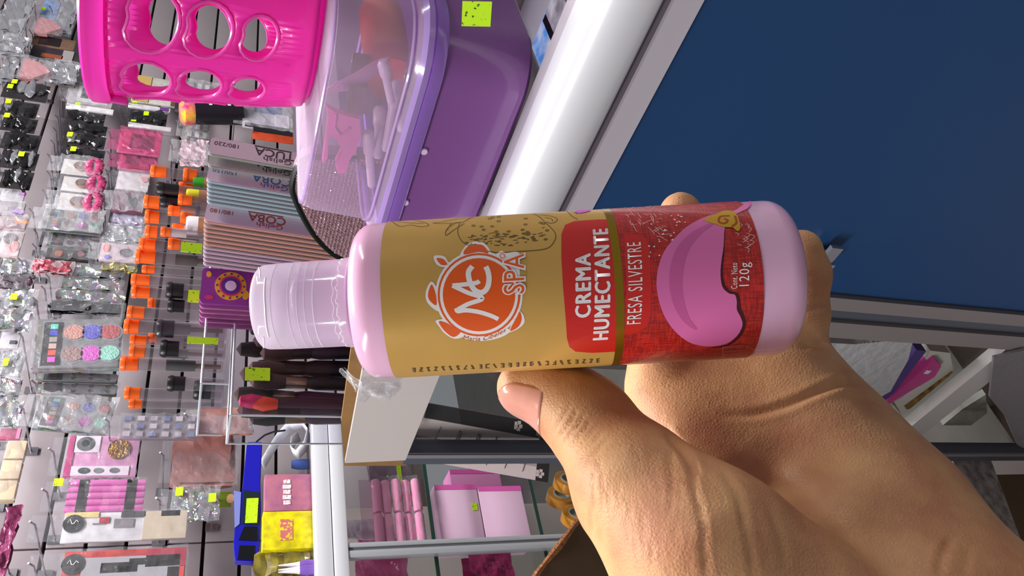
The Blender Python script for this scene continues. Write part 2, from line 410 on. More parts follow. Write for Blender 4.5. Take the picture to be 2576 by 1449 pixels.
bm_obj('seal_edge', bm, pmat('cap_ridge', (250, 246, 252), .15), cap, True)
bm = bmesh.new()
for s in (-1, 1):
    bm_tube(bm, [(.0124 * math.sin(a), -.0124 * math.cos(a), .0738 - .0045 * (1 - abs(a) / 1.25) ** .5 if True else 0) for a in np.linspace(s * 1.15, s * .72, 10)], .00022, 5)
bm_tube(bm, [(.0124 * math.sin(a), -.0124 * math.cos(a), .0690 + .0006 * abs(a)) for a in np.linspace(-.72, .72, 16)], .0003, 5)
bm_obj('thumb_notch', bm, pmat('cap_ridge', (250, 246, 252), .15), cap, True)

# ---- printed label: sheets wrapped round the body, print laid over it in thin layers
def wrap_mesh(name, P2, faces, mat, parent, layer, step=.0014):
    bm = bmesh.new(); vs = [bm.verts.new((p[0], 0, p[1])) for p in P2]
    for f in faces:
        try: bm.faces.new([vs[i] for i in f])
        except ValueError: pass
    a0, a1 = min(p[0] for p in P2), max(p[0] for p in P2)
    x = math.ceil(a0 / step) * step
    while x < a1:
        bmesh.ops.bisect_plane(bm, geom=bm.verts[:] + bm.edges[:] + bm.faces[:], plane_co=(x, 0, 0), plane_no=(1, 0, 0), dist=1e-7); x += step
    R = BR + .00006 + layer * .00004
    for v in bm.verts: v.co = wrap(v.co.x, v.co.z, R)
    me = bpy.data.meshes.new(name); bm.to_mesh(me); bm.free()
    me.polygons.foreach_set('use_smooth', [True] * len(me.polygons))
    # faces look outwards
    o = link(name, me, mat, parent)
    return o
def poly_fill(outline, holes=()):
    loops = [outline] + list(holes); vs = []; es = []
    for lp in loops:
        n0 = len(vs); vs += [Vector(p) for p in lp]; es += [(n0 + i, n0 + (i + 1) % len(lp)) for i in range(len(lp))]
    v, e, f, *_ = delaunay_2d_cdt(vs, es, [], 0 if holes else 1, 1e-7)
    if holes:
        def inside(p, lp):
            c = False
            for i in range(len(lp)):
                x1, y1 = lp[i]; x2, y2 = lp[i - 1]
                if (y1 > p[1]) != (y2 > p[1]) and p[0] < (x2 - x1) * (p[1] - y1) / (y2 - y1) + x1: c = not c
            return c
        g = []
        for t in f:
            c = sum((Vector(v[i]) for i in t), Vector((0, 0))) / len(t)
            if inside(c, outline) and not any(inside(c, h) for h in holes): g.append(t)
        f = g
    return [tuple(p) for p in v], f
def densify(pts, n=1, closed=True):
    """Catmull-Rom smoothing of a hand-drawn outline"""
    P = [Vector(p) for p in pts]; out = []; N = len(P)
    for i in range(N if closed else N - 1):
        p0, p1, p2, p3 = (P[(i - 1) % N] if closed or i > 0 else P[i]), P[i], P[(i + 1) % N], (P[(i + 2) % N] if closed or i + 2 < N else P[i + 1])
        for k in range(n):
            t = k / n
            out.append(.5 * ((2 * p1) + (-p0 + p2) * t + (2 * p0 - 5 * p1 + 4 * p2 - p3) * t * t + (-p0 + 3 * p1 - 3 * p2 + p3) * t ** 3))
    if not closed: out.append(P[-1])
    return [tuple(p) for p in out]
def patch(name, px, mat, layer, parent=None, smooth=4, holes=()):
    o = densify([L(*p) for p in px], smooth) if smooth > 1 else [L(*p) for p in px]
    hs = [densify([L(*p) for p in h], smooth) for h in holes]
    v, f = poly_fill(o, hs); return wrap_mesh(name, v, f, mat, parent or label, layer)
def ribbon(P, wd):
    """polyline -> closed outline quads of a pen stroke (2D)"""
    P = [Vector(p) for p in P]; V = []; Fc = []
    wds = wd if isinstance(wd, (list, tuple)) else [wd] * len(P)
    for i, p in enumerate(P):
        d = (P[min(i + 1, len(P) - 1)] - P[max(i - 1, 0)])
        d = d.normalized() if d.length else Vector((1, 0)); nrm = Vector((-d.y, d.x)) * wds[i] / 2
        V += [tuple(p + nrm), tuple(p - nrm)]
        if i: Fc.append((2 * i - 2, 2 * i - 1, 2 * i + 1, 2 * i))
    return V, Fc
def strokes(name, lines, wd, mat, layer, parent=None, smooth=5):
    V = []; Fc = []
    for ln in lines:
        p = [L(*q) for q in ln]
        if smooth > 1 and len(p) > 2: p = densify(p, smooth, False)
        if isinstance(wd, (list, tuple)):
            ws = [wd[0] + (wd[1] - wd[0]) * math.sin(PI * i / max(1, len(p) - 1)) for i in range(len(p))]
        else: ws = wd
        v, f = ribbon(p, ws); n = len(V); V += v; Fc += [tuple(i + n for i in t) for t in f]
    return wrap_mesh(name, V, Fc, mat, parent or label, layer)
def sheet(name, a0, a1, h0, h1, mat, layer, parent):
    n = 90; P = [(a0 + (a1 - a0) * i / n, h) for i in range(n + 1) for h in (h0, h1)]
    Fc = [(2 * i, 2 * i + 2, 2 * i + 3, 2 * i + 1) for i in range(n)]
    return wrap_mesh(name, P, Fc, mat, parent, layer, 1.0)
def lettering(name, body, x, y0, y1, hpx, mat, layer, offset=0., parent=None, bold=0.):
    v, f, sz = text2d(body, offset, 1.12)
    a0, h0 = L(x, y0); a1, h1 = L(x, y1); hm = hpx / F * .2035
    P = []
    for q in v:
        a = a0 + (a1 - a0) * q[0]; h = h0 + (h1 - h0) * q[0] + (q[1] - .5) * hm
        P.append((a, h))
    if bold:                                                # heavier strokes: the glyphs printed again a hair to each side
        n = len(P); P2 = []; f2 = []
        for i, (da, dh) in enumerate(((-bold, 0), (bold, 0), (0, -bold * .6), (0, bold * .6))):
            P2 += [(p[0] + da, p[1] + dh) for p in P]; f2 += [tuple(k + n * i for k in t) for t in f]
        P, f = P2, f2
    return wrap_mesh(name, P, f, mat, parent or label, layer, .0010)
GOLD = pmat('gold_label', (218, 172, 90), .34, .25, noise=.06, nscale=60, spec=.5)
RED, nt, b = newmat('red_label'); b.inputs['Roughness'].default_value = .38; b.inputs['Coat Weight'].default_value = .3
tc = nt.nodes.new('ShaderNodeTexCoord'); acc_ = None
for sc_ in ((2600, 2600, 260), (260, 260, 2600)):          # printed sackcloth weave
    mp = nt.nodes.new('ShaderNodeMapping'); mp.inputs['Scale'].default_value = sc_; nz = nt.nodes.new('ShaderNodeTexNoise'); nz.inputs['Scale'].default_value = 1; nz.inputs['Detail'].default_value = 1
    nt.links.new(tc.outputs['Object'], mp.inputs[0]); nt.links.new(mp.outputs[0], nz.inputs['Vector'])
    if acc_ is None: acc_ = nz.outputs['Fac']
    else:
        mm = nt.nodes.new('ShaderNodeMath'); mm.operation = 'MULTIPLY'; nt.links.new(acc_, mm.inputs[0]); nt.links.new(nz.outputs['Fac'], mm.inputs[1]); acc_ = mm.outputs[0]
rr_ = nt.nodes.new('ShaderNodeValToRGB'); rr_.color_ramp.elements[0].position = .16; rr_.color_ramp.elements[0].color = lin((150, 20, 20)); rr_.color_ramp.elements[1].position = .36; rr_.color_ramp.elements[1].color = lin((206, 42, 34))
nt.links.new(acc_, rr_.inputs[0]); nt.links.new(rr_.outputs[0], b.inputs['Base Color'])
hT = L(958, 752)[1]; hB = L(1921, 700)[1]; hG0 = L(1548, 735)[1]; hG1 = L(1569, 735)[1]
AC = PI * BR * .97
label = sheet('label', -AC, AC, hB, hT, GOLD, 0, bottle); label['label'] = 'gold and red printed label'
sheet('red_field', -AC, AC, hB, hG1, RED, 1, label)
sheet('gold_band', -AC, AC, hG1, hG0, pmat('gold_foil', (176, 142, 40), .22, .85), 2, label)
RED2 = pmat('red_panel', (206, 34, 26), .3, coat=.4)
patch('title_panel', [(1548, 552), (1500, 553), (1445, 557), (1422, 566), (1412, 590), (1412, 650), (1416, 720), (1422, 790), (1426, 850), (1432, 872), (1448, 884), (1490, 887), (1548, 884)], RED2, 1, smooth=1)
patch('flavour_tab', [(1568, 588), (1600, 590), (1625, 600), (1634, 625), (1637, 690), (1638, 750), (1637, 790), (1628, 818), (1610, 833), (1590, 839), (1570, 840)], RED2, 2, smooth=1)
WHITE = pmat('print_white', (246, 240, 240), .45)
lettering('title_text', 'CREMA', 1466, 797, 640, 38, WHITE, 3, 0, bold=.0002)
lettering('title_text', 'HUMECTANTE', 1510, 853, 578, 38, WHITE, 3, 0, bold=.0002)
lettering('flavour_text', 'FRESA SILVESTRE', 1594, 814, 611, 36, WHITE, 4, 0)
lettering('content_text', 'Cont. Neto', 1846, 726, 662, 16, WHITE, 5, 0)
lettering('content_text', '120g', 1875, 719, 661, 33, WHITE, 5, 0)
patch('cream_splash', [(1885, 508), (1853, 529), (1814, 537), (1777, 546), (1731, 569), (1698, 599), (1671, 632), (1656, 672), (1651, 712), (1656, 751), (1668, 788), (1688, 821), (1714, 847), (1744, 864), (1784, 870), (1824, 864), (1853, 844), (1867, 818), (1863, 798), (1853, 778), (1853, 758), (1848, 741), (1834, 738), (1817, 722), (1812, 692), (1814, 659), (1820, 619), (1823, 573), (1838, 548), (1860, 536), (1880, 526), (1889, 514)], pmat('cream_pink', (226, 112, 176), .3, coat=.3), 4, smooth=3)
strokes('splash_swirl', [[(1800, 560), (1752, 588), (1716, 630), (1700, 690), (1704, 750), (1724, 800), (1752, 828)]], [.0005, .0034], pmat('cream_swirl', (205, 92, 156), .3, coat=.3), 5)
strokes('splash_outline', [[(1822, 575), (1818, 640), (1813, 690), (1820, 724), (1836, 739), (1852, 746), (1856, 776), (1867, 800), (1870, 820), (1858, 846), (1828, 868), (1790, 874)]], [.0003, .0015], pmat('dark_red_print', (66, 8, 12), .5), 3)
patch('leaf_emblem', [(1769, 555), (1800, 541), (1822, 532), (1845, 534), (1856, 548), (1862, 573), (1855, 584), (1843, 574), (1822, 573), (1795, 564)], pmat('emblem_gold', (204, 156, 22), .4), 6, smooth=2)
strokes('emblem_swirl', [[(1835, 545), (1812, 547), (1808, 560), (1822, 564), (1830, 556), (1820, 552)], [(1848, 545), (1852, 562), (1840, 572)]], .0006, pmat('emblem_rust', (170, 70, 10), .4), 7)
rg = random.Random(5)
sk = []
for k in range(34):
    x = rg.uniform(1572, 1665); y = 506 + rg.uniform(0, 66) + (x - 1570) * .3
    a = rg.uniform(-.6, 1.2); ln = rg.uniform(8, 26)
    sk.append([(x, y), (x + ln * .5 * math.cos(a) + rg.uniform(-3, 3), y + ln * .5 * math.sin(a)), (x + ln * math.cos(a), y + ln * math.sin(a))])
for k in range(16):
    x = rg.uniform(1850, 1890); y = rg.uniform(560, 625); ln = rg.uniform(6, 18); a = rg.uniform(.4, 1.9)
    sk.append([(x, y), (x + ln * .5 + 3, y + ln * .3), (x + ln * math.cos(a), y + ln * math.sin(a))])
for k in range(10): sk.append([(1570 + 9 * k, 520 + rg.uniform(-6, 8)), (1578 + 9 * k, 513 + rg.uniform(-6, 8)), (1588 + 9 * k, 517 + rg.uniform(-4, 8))])
strokes('sketch_lines', sk, .00016, pmat('sketch_pale', (232, 190, 186), .5), 3)
dr = [[(x := rg.uniform(1630, 1722), y := 560 + rg.uniform(0, 110) - (x - 1630) * .35), (x + rg.uniform(2, 5), y + rg.uniform(-4, 4))] for _ in range(30)]
strokes('seed_drops', dr, .00035, WHITE, 3, smooth=1)
stm = [[(1605, 905), (1640, 903), (1672, 900)], [(1605, 909), (1650, 906), (1668, 905)]]
for yy in (876, 884, 892): stm.append([(1822, yy - 2), (1850, yy - 4), (1868, yy - 5)])
stm += [[(1818, 872), (1860, 868), (1886, 872), (1898, 882), (1890, 893)], [(1818, 872), (1821, 898), (1850, 896)]]
strokes('side_emblem', stm, .00022, pmat('sketch_rose', (214, 120, 112), .5), 3)
# strawberry drawn in pen on the gold field
INK = pmat('sketch_ink', (98, 82, 36), .5)
zz = lambda pts: [(860 + x / 3.018, 480 + y / 3.018) for x, y in pts]
ink = [zz(p) for p in ([(895, 250), (880, 300), (890, 350), (930, 400), (1000, 430), (1090, 455), (1190, 470), (1330, 462), (1480, 452), (1570, 432), (1615, 380), (1622, 330), (1590, 285), (1540, 240), (1500, 200), (1450, 178)],
    [(1000, 200), (930, 235), (860, 250), (800, 290), (790, 340), (850, 300), (930, 250)], [(1000, 205), (880, 215), (780, 235), (690, 248), (800, 250), (900, 240)], [(830, 250), (800, 300)],
    [(370, 235), (430, 270), (520, 262), (600, 275), (660, 262), (600, 235), (520, 222)], [(400, 235), (500, 245), (620, 250)],
    [(1500, 185), (1560, 190), (1620, 205), (1635, 225), (1600, 248), (1550, 240)], [(1540, 205), (1590, 215), (1600, 235)],
    [(1700, 150), (1740, 190), (1790, 220)], [(1720, 150), (1790, 180)])]
for k in range(70):
    x = rg.uniform(920, 1560); y = rg.uniform(340, 440) + (0 if x < 1100 else -20) + (x > 1480) * -40
    ink.append(zz([(x, y), (x + rg.uniform(12, 42), y + rg.uniform(-8, 4))]))
for k in range(26):
    x = rg.uniform(930, 1560); y = rg.uniform(200, 390); ink.append(zz([(x, y), (x + 8, y - 5), (x + 20, y - 6), (x + 26, y - 1), (x + 12, y + 5), (x, y)]))
strokes('strawberry_sketch', ink, .00022, INK, 2)
patch('magenta_flower', [(1445, 535), (1452, 527), (1470, 524), (1486, 526), (1484, 532), (1470, 536), (1458, 538)], pmat('flower_pink', (206, 84, 190), .45), 3, smooth=1)
# round logo
ORANGE = pmat('logo_orange', (238, 92, 18), .4)
def disc(cx, cy, r, n=40): return [(cx + r * math.cos(2 * PI * k / n), cy + r * math.sin(2 * PI * k / n)) for k in range(n)]
LX, LY = 1205, 741.5
leaf = lambda pts: [(860 + x / 3.018, 480 + y / 3.018) for x, y in pts]
out_leaves = [[(905, 500), (925, 440), (960, 405), (1010, 388), (1070, 395), (1110, 430), (1135, 490), (1060, 470)], [(840, 575), (760, 580), (715, 555), (698, 500), (740, 492), (785, 505), (810, 545), (840, 535)],
    [(745, 915), (690, 890), (645, 840), (636, 780), (655, 720), (685, 690), (720, 740), (730, 830)], [(920, 1100), (850, 1120), (780, 1080), (740, 1030), (712, 985), (780, 975), (850, 1015)],
    [(1250, 1075), (1330, 1050), (1385, 1000), (1378, 940), (1345, 880), (1365, 700), (1345, 640), (1300, 700), (1290, 1000)], [(1150, 520), (1190, 470), (1215, 455), (1245, 475), (1345, 470), (1350, 600), (1335, 680), (1200, 700)],
    [(915, 1085), (1000, 1078), (1090, 1075), (1180, 1060), (1255, 1040), (1268, 1075), (1200, 1112), (1100, 1135), (1000, 1135), (930, 1118)]]
for i, p in enumerate(out_leaves): patch('logo_outline', leaf(p), WHITE, 2, smooth=3)
patch('logo_outline', disc(LX, LY, 110), WHITE, 2, smooth=1)
patch('logo_ring', disc(LX, LY, 104), ORANGE, 3, smooth=1)
patch('logo_outline', disc(LX, LY, 98.5), WHITE, 4, smooth=1)
patch('logo_disc', disc(LX, LY, 91), ORANGE, 5, smooth=1)
for p in ([(925, 485), (950, 430), (1000, 412), (1060, 412), (1095, 440), (1110, 478), (1040, 465)], [(800, 562), (752, 562), (718, 515), (765, 518), (790, 540)],
          [(715, 870), (665, 830), (655, 780), (680, 712), (705, 760), (718, 820)], [(905, 1065), (850, 1108), (780, 1062), (735, 990), (800, 1005), (860, 1045)], [(1275, 1060), (1330, 950), (1350, 915), (1365, 970), (1340, 1030)]):
    patch('logo_leaf', leaf(p), ORANGE, 3, smooth=3)
strokes('logo_letter_m', [leaf([(1188, 972), (1130, 945), (1040, 918), (945, 905), (880, 912), (872, 890)]), leaf([(880, 900), (960, 858), (1070, 815), (960, 775), (840, 720)]), leaf([(840, 720), (930, 712), (1020, 700), (1045, 685)])], .00115, WHITE, 6)
strokes('logo_letter_c', [leaf([(992, 575), (962, 620), (972, 690), (1010, 755), (1065, 772), (1105, 735), (1118, 670), (1108, 610), (1092, 578)])], .0014, WHITE, 6)
lettering('logo_word', 'SPA', 1293, 742, 638, 60, WHITE, 7, .06)
lettering('logo_word', 'SPA', 1293, 739, 641, 52, ORANGE, 8, .0)
strokes('registered_mark', [[(1264 + 6 * math.cos(t), 645 + 6 * math.sin(t)) for t in np.linspace(0, 2 * PI, 12)]], .0002, ORANGE, 8, smooth=1)
nm = 'Maria Cibeles'
v, f, _ = text2d(nm)
P = []
for q in v:
    t = q[0]; xx = 1166 + t * 106; yy = 848 + 7 * math.sin(PI * t) - 20 * t * t
    # letters follow the curve; text runs along the bottle axis
    P.append(L(xx + (q[1] - .5) * 2, yy - (q[1] - .5) * 11))
wrap_mesh('logo_name', P, f, pmat('logo_name_ink', (196, 110, 60), .5), label, 5, .001)
# stamped lot code along the edge of the gold field, dots too blurred to read
code = []
for k in range(26):
    x = 1036 + k * 18.6; y = 934 - k * .95
    for q in range(3):
        if rg.random() < .8: code.append([(x + rg.uniform(0, 3), y - q * 4.2), (x + rg.uniform(6, 10), y - q * 4.2 - rg.uniform(-.6, .8))])
    code.append([(x + rg.choice((1, 8)), y + 1), (x + rg.choice((1, 8)), y - 9)])
strokes('lot_code', code, .00042, pmat('stamp_ink', (84, 62, 34), .6), 2, smooth=1)

# ================================================================== THE HAND
def cpx(x, y, t): return np.array([(1449 - y - 724.5) / F * t, (1288 - x) / F * t, t])
SK = {}
cones = {'palm': [], 'thumb': [], 'index': [], 'middle': [], 'ring': [], 'little': []}
def cone(g, a, ra, b, rb): cones[g].append((cpx(*a), ra, cpx(*b), rb))
# metacarpals of the palm
cone('palm', (1680, 935, .268), .0125, (2130, 1340, .234), .0180)
cone('palm', (1790, 895, .268), .0130, (2170, 1320, .233), .0185)
cone('palm', (1895, 885, .266), .0130, (2205, 1285, .231), .0185)
cone('palm', (1990, 905, .260), .0118, (2205, 1262, .229), .0165)
cone('palm', (2120, 1150, .244), .0150, (2260, 1330, .222), .0185)
# heel of the hand, wrist and forearm leaving the frame
cone('palm', (2230, 1350, .222), .0200, (2420, 1560, .205), .0215)
cone('palm', (2080, 1420, .216), .0210, (2330, 1640, .200), .0215)
cone('palm', (2400, 1560, .204), .0225, (2900, 1850, .185), .0260)
cone('palm', (2300, 1640, .200), .0215, (2800, 1980, .182), .0260)
# thumb and its base
cone('thumb', (1318, 975, .2385), .0085, (1400, 990, .2355), .0096)
cone('thumb', (1400, 990, .2355), .0098, (1480, 1058, .2285), .0116)
cone('thumb', (1480, 1058, .2285), .0116, (1606, 1232, .2120), .0164)
cone('thumb', (1606, 1232, .2120), .0164, (1765, 1395, .2000), .0225)
cone('thumb', (1765, 1395, .2000), .0225, (2020, 1580, .1960), .0240)
# web between thumb and forefinger
cone('palm', (1640, 1000, .262), .0070, (1800, 1210, .2400), .0130)
# fingers: knuckle, two bends, tip
def finger(g, pts):
    for (a, ra), (b, rb) in zip(pts, pts[1:]): cone(g, a, ra, b, rb)
finger('index', [((1660, 900, .262), .0105), ((1655, 745, .2700), .0090), ((1690, 610, .2610), .0080), ((1712, 536, .2465), .0068)])
finger('middle', [((1780, 870, .264), .0105), ((1795, 735, .2705), .0090), ((1812, 640, .2640), .0080), ((1820, 592, .2555), .0072)])
finger('ring', [((1890, 870, .264), .0100), ((1905, 735, .2700), .0086), ((1925, 650, .2640), .0078), ((1930, 606, .2560), .0070)])
finger('little', [((1985, 905, .2600), .0098), ((2018, 795, .2610), .0082), ((2026, 690, .2590), .0077), ((2018, 628, .2535), .0066)])
allp = np.array([p for g in cones.values() for c in g for p in (c[0], c[2])])
lo = np.array([-.125, -.150, .160]); hi = np.array([.040, .006, .288]); hstep = .00105
gx, gy, gz = (np.arange(lo[i], hi[i], hstep, dtype=np.float32) for i in range(3))
G = np.stack(np.meshgrid(gx, gy, gz, indexing='ij'), -1)
def sd_cone(Pn, a, ra, b, rb):
    ab = (b - a).astype(np.float32); L2 = float(ab @ ab)
    t = np.clip(((Pn - a.astype(np.float32)) @ ab) / L2, 0, 1)
    d = Pn - a.astype(np.float32) - t[..., None] * ab
    return np.sqrt((d * d).sum(-1)) - (ra + (rb - ra) * t).astype(np.float32)
def smin(a, b, k):
    h = np.clip(.5 + .5 * (b - a) / k, 0, 1); return b * (1 - h) + a * h - k * h * (1 - h)
D = None
for g, k in (('palm', .014), ('thumb', .008), ('index', .0035), ('middle', .0025), ('ring', .0025), ('little', .004)):
    d = None
    for c in cones[g]:
        s_ = sd_cone(G, *c); d = s_ if d is None else smin(d, s_, k if g in ('palm', 'thumb') else .004)
    D = d if D is None else smin(D, d, {'thumb': .0045}.get(g, k))
# keep the flesh out of the bottle: the skin flattens against it
bo = np.array(M.T @ np.array(BO - EYE)); ba = np.array(M.T @ np.array(bax)); q = G - bo.astype(np.float32)
hh = q @ ba.astype(np.float32); rr = np.sqrt(np.maximum((q * q).sum(-1) - hh * hh, 0))
sb = np.maximum(rr - (BR + .0004), np.maximum(hh - .046, -.0782 - hh))
D = np.maximum(D, -(sb))
def surface_nets(D, lo, step):
    S = D < 0; n = np.array(D.shape)
    c = np.zeros(tuple(n - 1), np.int8)
    for i in (0, 1):
        for j in (0, 1):
            for k in (0, 1): c += S[i:n[0] - 1 + i, j:n[1] - 1 + j, k:n[2] - 1 + k]
    act = (c > 0) & (c < 8); idx = -np.ones(act.shape, np.int64); cells = np.argwhere(act); idx[act] = np.arange(len(cells))
    acc = np.zeros((len(cells), 3)); cnt = np.zeros(len(cells))
    cor = [(i, j, k) for i in (0, 1) for j in (0, 1) for k in (0, 1)]
    for a in range(8):
        for b in range(a + 1, 8):
            A, B = np.array(cor[a]), np.array(cor[b])
            if abs(A - B).sum() != 1: continue
            da = D[tuple((cells + A).T)]; db = D[tuple((cells + B).T)]; m = (da < 0) != (db < 0)
            t = np.zeros(len(cells)); t[m] = da[m] / (da[m] - db[m])
            acc[m] += A + t[m, None] * (B - A); cnt[m] += 1
    V = (cells + acc / cnt[:, None]) * step + lo
    Fs = []
    for ax in range(3):
        o1, o2 = [(1, 2), (2, 0), (0, 1)][ax]
        sl0 = [slice(None)] * 3; sl1 = [slice(None)] * 3; sl0[ax] = slice(0, n[ax] - 1); sl1[ax] = slice(1, n[ax])
        ch = S[tuple(sl0)] != S[tuple(sl1)]; e = np.argwhere(ch)
        e = e[(e[:, o1] > 0) & (e[:, o2] > 0) & (e[:, o1] < n[o1] - 1) & (e[:, o2] < n[o2] - 1)]
        u = np.zeros(3, int); u[o1] = 1; v = np.zeros(3, int); v[o2] = 1
        q4 = np.stack([idx[tuple((e - u - v).T)], idx[tuple((e - v).T)], idx[tuple(e.T)], idx[tuple((e - u).T)]], 1)
        fl_ = ~S[tuple(e.T)]
        q4[fl_] = q4[fl_][:, ::-1]; Fs.append(q4)
    return V, np.concatenate(Fs)
HV, HF = surface_nets(D, lo, hstep)
HF = HF[(HF >= 0).all(1)]
def vnormals(V, Fq):
    a, b, c, d = (V[Fq[:, i]] for i in range(4)); nf = np.cross(c - a, d - b)
    N = np.zeros_like(V)
    for i in range(4): np.add.at(N, Fq[:, i], nf)
    return N / np.maximum(np.linalg.norm(N, axis=1), 1e-12)[:, None]
def smooth_v(V, Fq, it, lam=.5):
    E = np.concatenate([Fq[:, [0, 1]], Fq[:, [1, 2]], Fq[:, [2, 3]], Fq[:, [3, 0]]])
    deg = np.bincount(E[:, 0], minlength=len(V)) + np.bincount(E[:, 1], minlength=len(V))
    for _ in range(it):
        S = np.zeros_like(V)
        for k in range(3):
            S[:, k] = np.bincount(E[:, 0], V[E[:, 1], k], len(V)) + np.bincount(E[:, 1], V[E[:, 0], k], len(V))
        V = V + lam * (S / np.maximum(deg, 1)[:, None] - V)
    return V
lab = np.arange(len(HV))                                # keep the one skin, drop pockets sealed inside it
for _ in range(60):
    o_ = lab.copy(); mn = lab[HF].min(1)
    for i in range(4): np.minimum.at(lab, HF[:, i], mn)
    lab = lab[lab]
    if (lab == o_).all(): break
main_ = np.bincount(lab[HF[:, 0]]).argmax(); HF = HF[lab[HF[:, 0]] == main_]
used = np.unique(HF); rm = -np.ones(len(HV), int); rm[used] = np.arange(len(used)); HV = HV[used]; HF = rm[HF]
HV = smooth_v(HV, HF, 5)
N = vnormals(HV, HF)
if (N * (HV - HV.mean(0))).sum(1).mean() < 0: N = -N
px = np.stack([1288 - HV[:, 1] / HV[:, 2] * F, 724.5 - HV[:, 0] / HV[:, 2] * F], 1)      # where each point of skin is seen
front = np.clip((-(N * HV).sum(1) / np.linalg.norm(HV, axis=1)) * 2.5, 0, 1)
disp = np.zeros(len(HV))
def crease(pts, depth, width, taper=True):
    """a fold pressed into the skin along a line"""
    global disp
    P = np.array(densify(pts, 6, False)); best = np.full(len(px), 1e9); wt = np.zeros(len(px)); n = len(P) - 1
    for i in range(n):
        a, b = P[i], P[i + 1]; ab = b - a; t = np.clip(((px - a) @ ab) / max(ab @ ab, 1e-9), 0, 1)
        d = np.linalg.norm(px - a - t[:, None] * ab, axis=1); m = d < best; best[m] = d[m]; wt[m] = (i + t[m]) / n
    prof = np.exp(-(best / width) ** 2) - .35 * np.exp(-((best - 2.1 * width) / (1.1 * width)) ** 2)
    if taper: prof = prof * np.clip(np.sin(PI * np.clip(wt, .02, .98)) * 1.8, 0, 1)
    disp -= depth * prof * front
crease([(2190, 956), (2120, 962), (2050, 988), (1980, 1018), (1900, 1040), (1820, 1040)], .0011, 9)
crease([(2075, 868), (2040, 866), (2020, 872)], .0008, 7)
crease([(2080, 768), (2060, 774), (2030, 778)], .0007, 5); crease([(2078, 672), (2058, 688), (2036, 692)], .0006, 5)
crease([(1672, 1085), (1705, 1120), (1735, 1160), (1750, 1200)], .0012, 9)
crease([(1735, 1160), (1745, 1230), (1766, 1310), (1772, 1400), (1776, 1470)], .0006, 7)
crease([(1680, 1120), (1690, 1200), (1686, 1300)], .00035, 6); crease([(1850, 1240), (1872, 1320), (1890, 1400), (1896, 1470)], .0005, 8)
crease([(1810, 1180), (1860, 1250), (1880, 1330)], .0004, 9); crease([(1925, 1260), (1960, 1340), (1978, 1440)], .0003, 10)
crease([(1690, 1090), (1760, 1095), (1880, 1150), (2010, 1230), (2120, 1330), (2200, 1449)], .0007, 22)
crease([(2395, 1352), (2372, 1390), (2362, 1449)], .0010, 9); crease([(2440, 1380), (2420, 1449)], .0005, 8)
for k in range(7):
    x0, y0 = 1392 + k * 13, 1062 + k * 14
    crease([(x0, y0 + 26), (x0 + 22, y0 - 4), (x0 + 44 + 3 * k, y0 - 42)], .00105 if k in (1, 2, 3) else .0006, 5)
rg2 = random.Random(11)
for k in range(46):
    x0 = rg2.uniform(1460, 1780); y0 = rg2.uniform(1110, 1400) ; y0 = max(y0, 1060 + (x0 - 1460) * .35)
    crease([(x0, y0), (x0 + rg2.uniform(-6, 8), y0 + 30), (x0 + rg2.uniform(-6, 14), y0 + 66)], .00020, 4)
HV2 = HV + N * disp[:, None]
HV2 = smooth_v(HV2, HF, 1, .3)
W3 = HV2 @ M.T + np.array([0, 0, H])
hm_, nt, b = newmat('skin')
tc = nt.nodes.new('ShaderNodeTexCoord')
def noise_node(sc, det=4):
    n = nt.nodes.new('ShaderNodeTexNoise'); n.inputs['Scale'].default_value = sc; n.inputs['Detail'].default_value = det; nt.links.new(tc.outputs['Object'], n.inputs['Vector']); return n
n1 = noise_node(55); rp = nt.nodes.new('ShaderNodeValToRGB')
rp.color_ramp.elements[0].position = .32; rp.color_ramp.elements[0].color = lin((190, 130, 94)); rp.color_ramp.elements[1].position = .68; rp.color_ramp.elements[1].color = lin((220, 170, 120))
nt.links.new(n1.outputs['Fac'], rp.inputs[0]); nt.links.new(rp.outputs[0], b.inputs['Base Color'])
b.inputs['Roughness'].default_value = .5; b.inputs['Specular IOR Level'].default_value = .45
b.inputs['Subsurface Weight'].default_value = .12; b.inputs['Subsurface Radius'].default_value = (.004, .0015, .0008); b.inputs['Subsurface Scale'].default_value = 1
vo = nt.nodes.new('ShaderNodeTexVoronoi'); vo.inputs['Scale'].default_value = 900; vo.feature = 'DISTANCE_TO_EDGE'; nt.links.new(tc.outputs['Object'], vo.inputs['Vector'])
n3 = noise_node(420, 6); ad = nt.nodes.new('ShaderNodeMath'); ad.operation = 'ADD'
nt.links.new(vo.outputs['Distance'], ad.inputs[0]); nt.links.new(n3.outputs['Fac'], ad.inputs[1])
bp = nt.nodes.new('ShaderNodeBump'); bp.inputs['Strength'].default_value = .30; bp.inputs['Distance'].default_value = .0006
nt.links.new(ad.outputs[0], bp.inputs['Height']); nt.links.new(bp.outputs[0], b.inputs['Normal'])
hand = mk('hand', W3, HF, hm_, None, True)
tag(hand, 'bare left hand gripping the pink lotion bottle, thumb up along its side', 'hand')
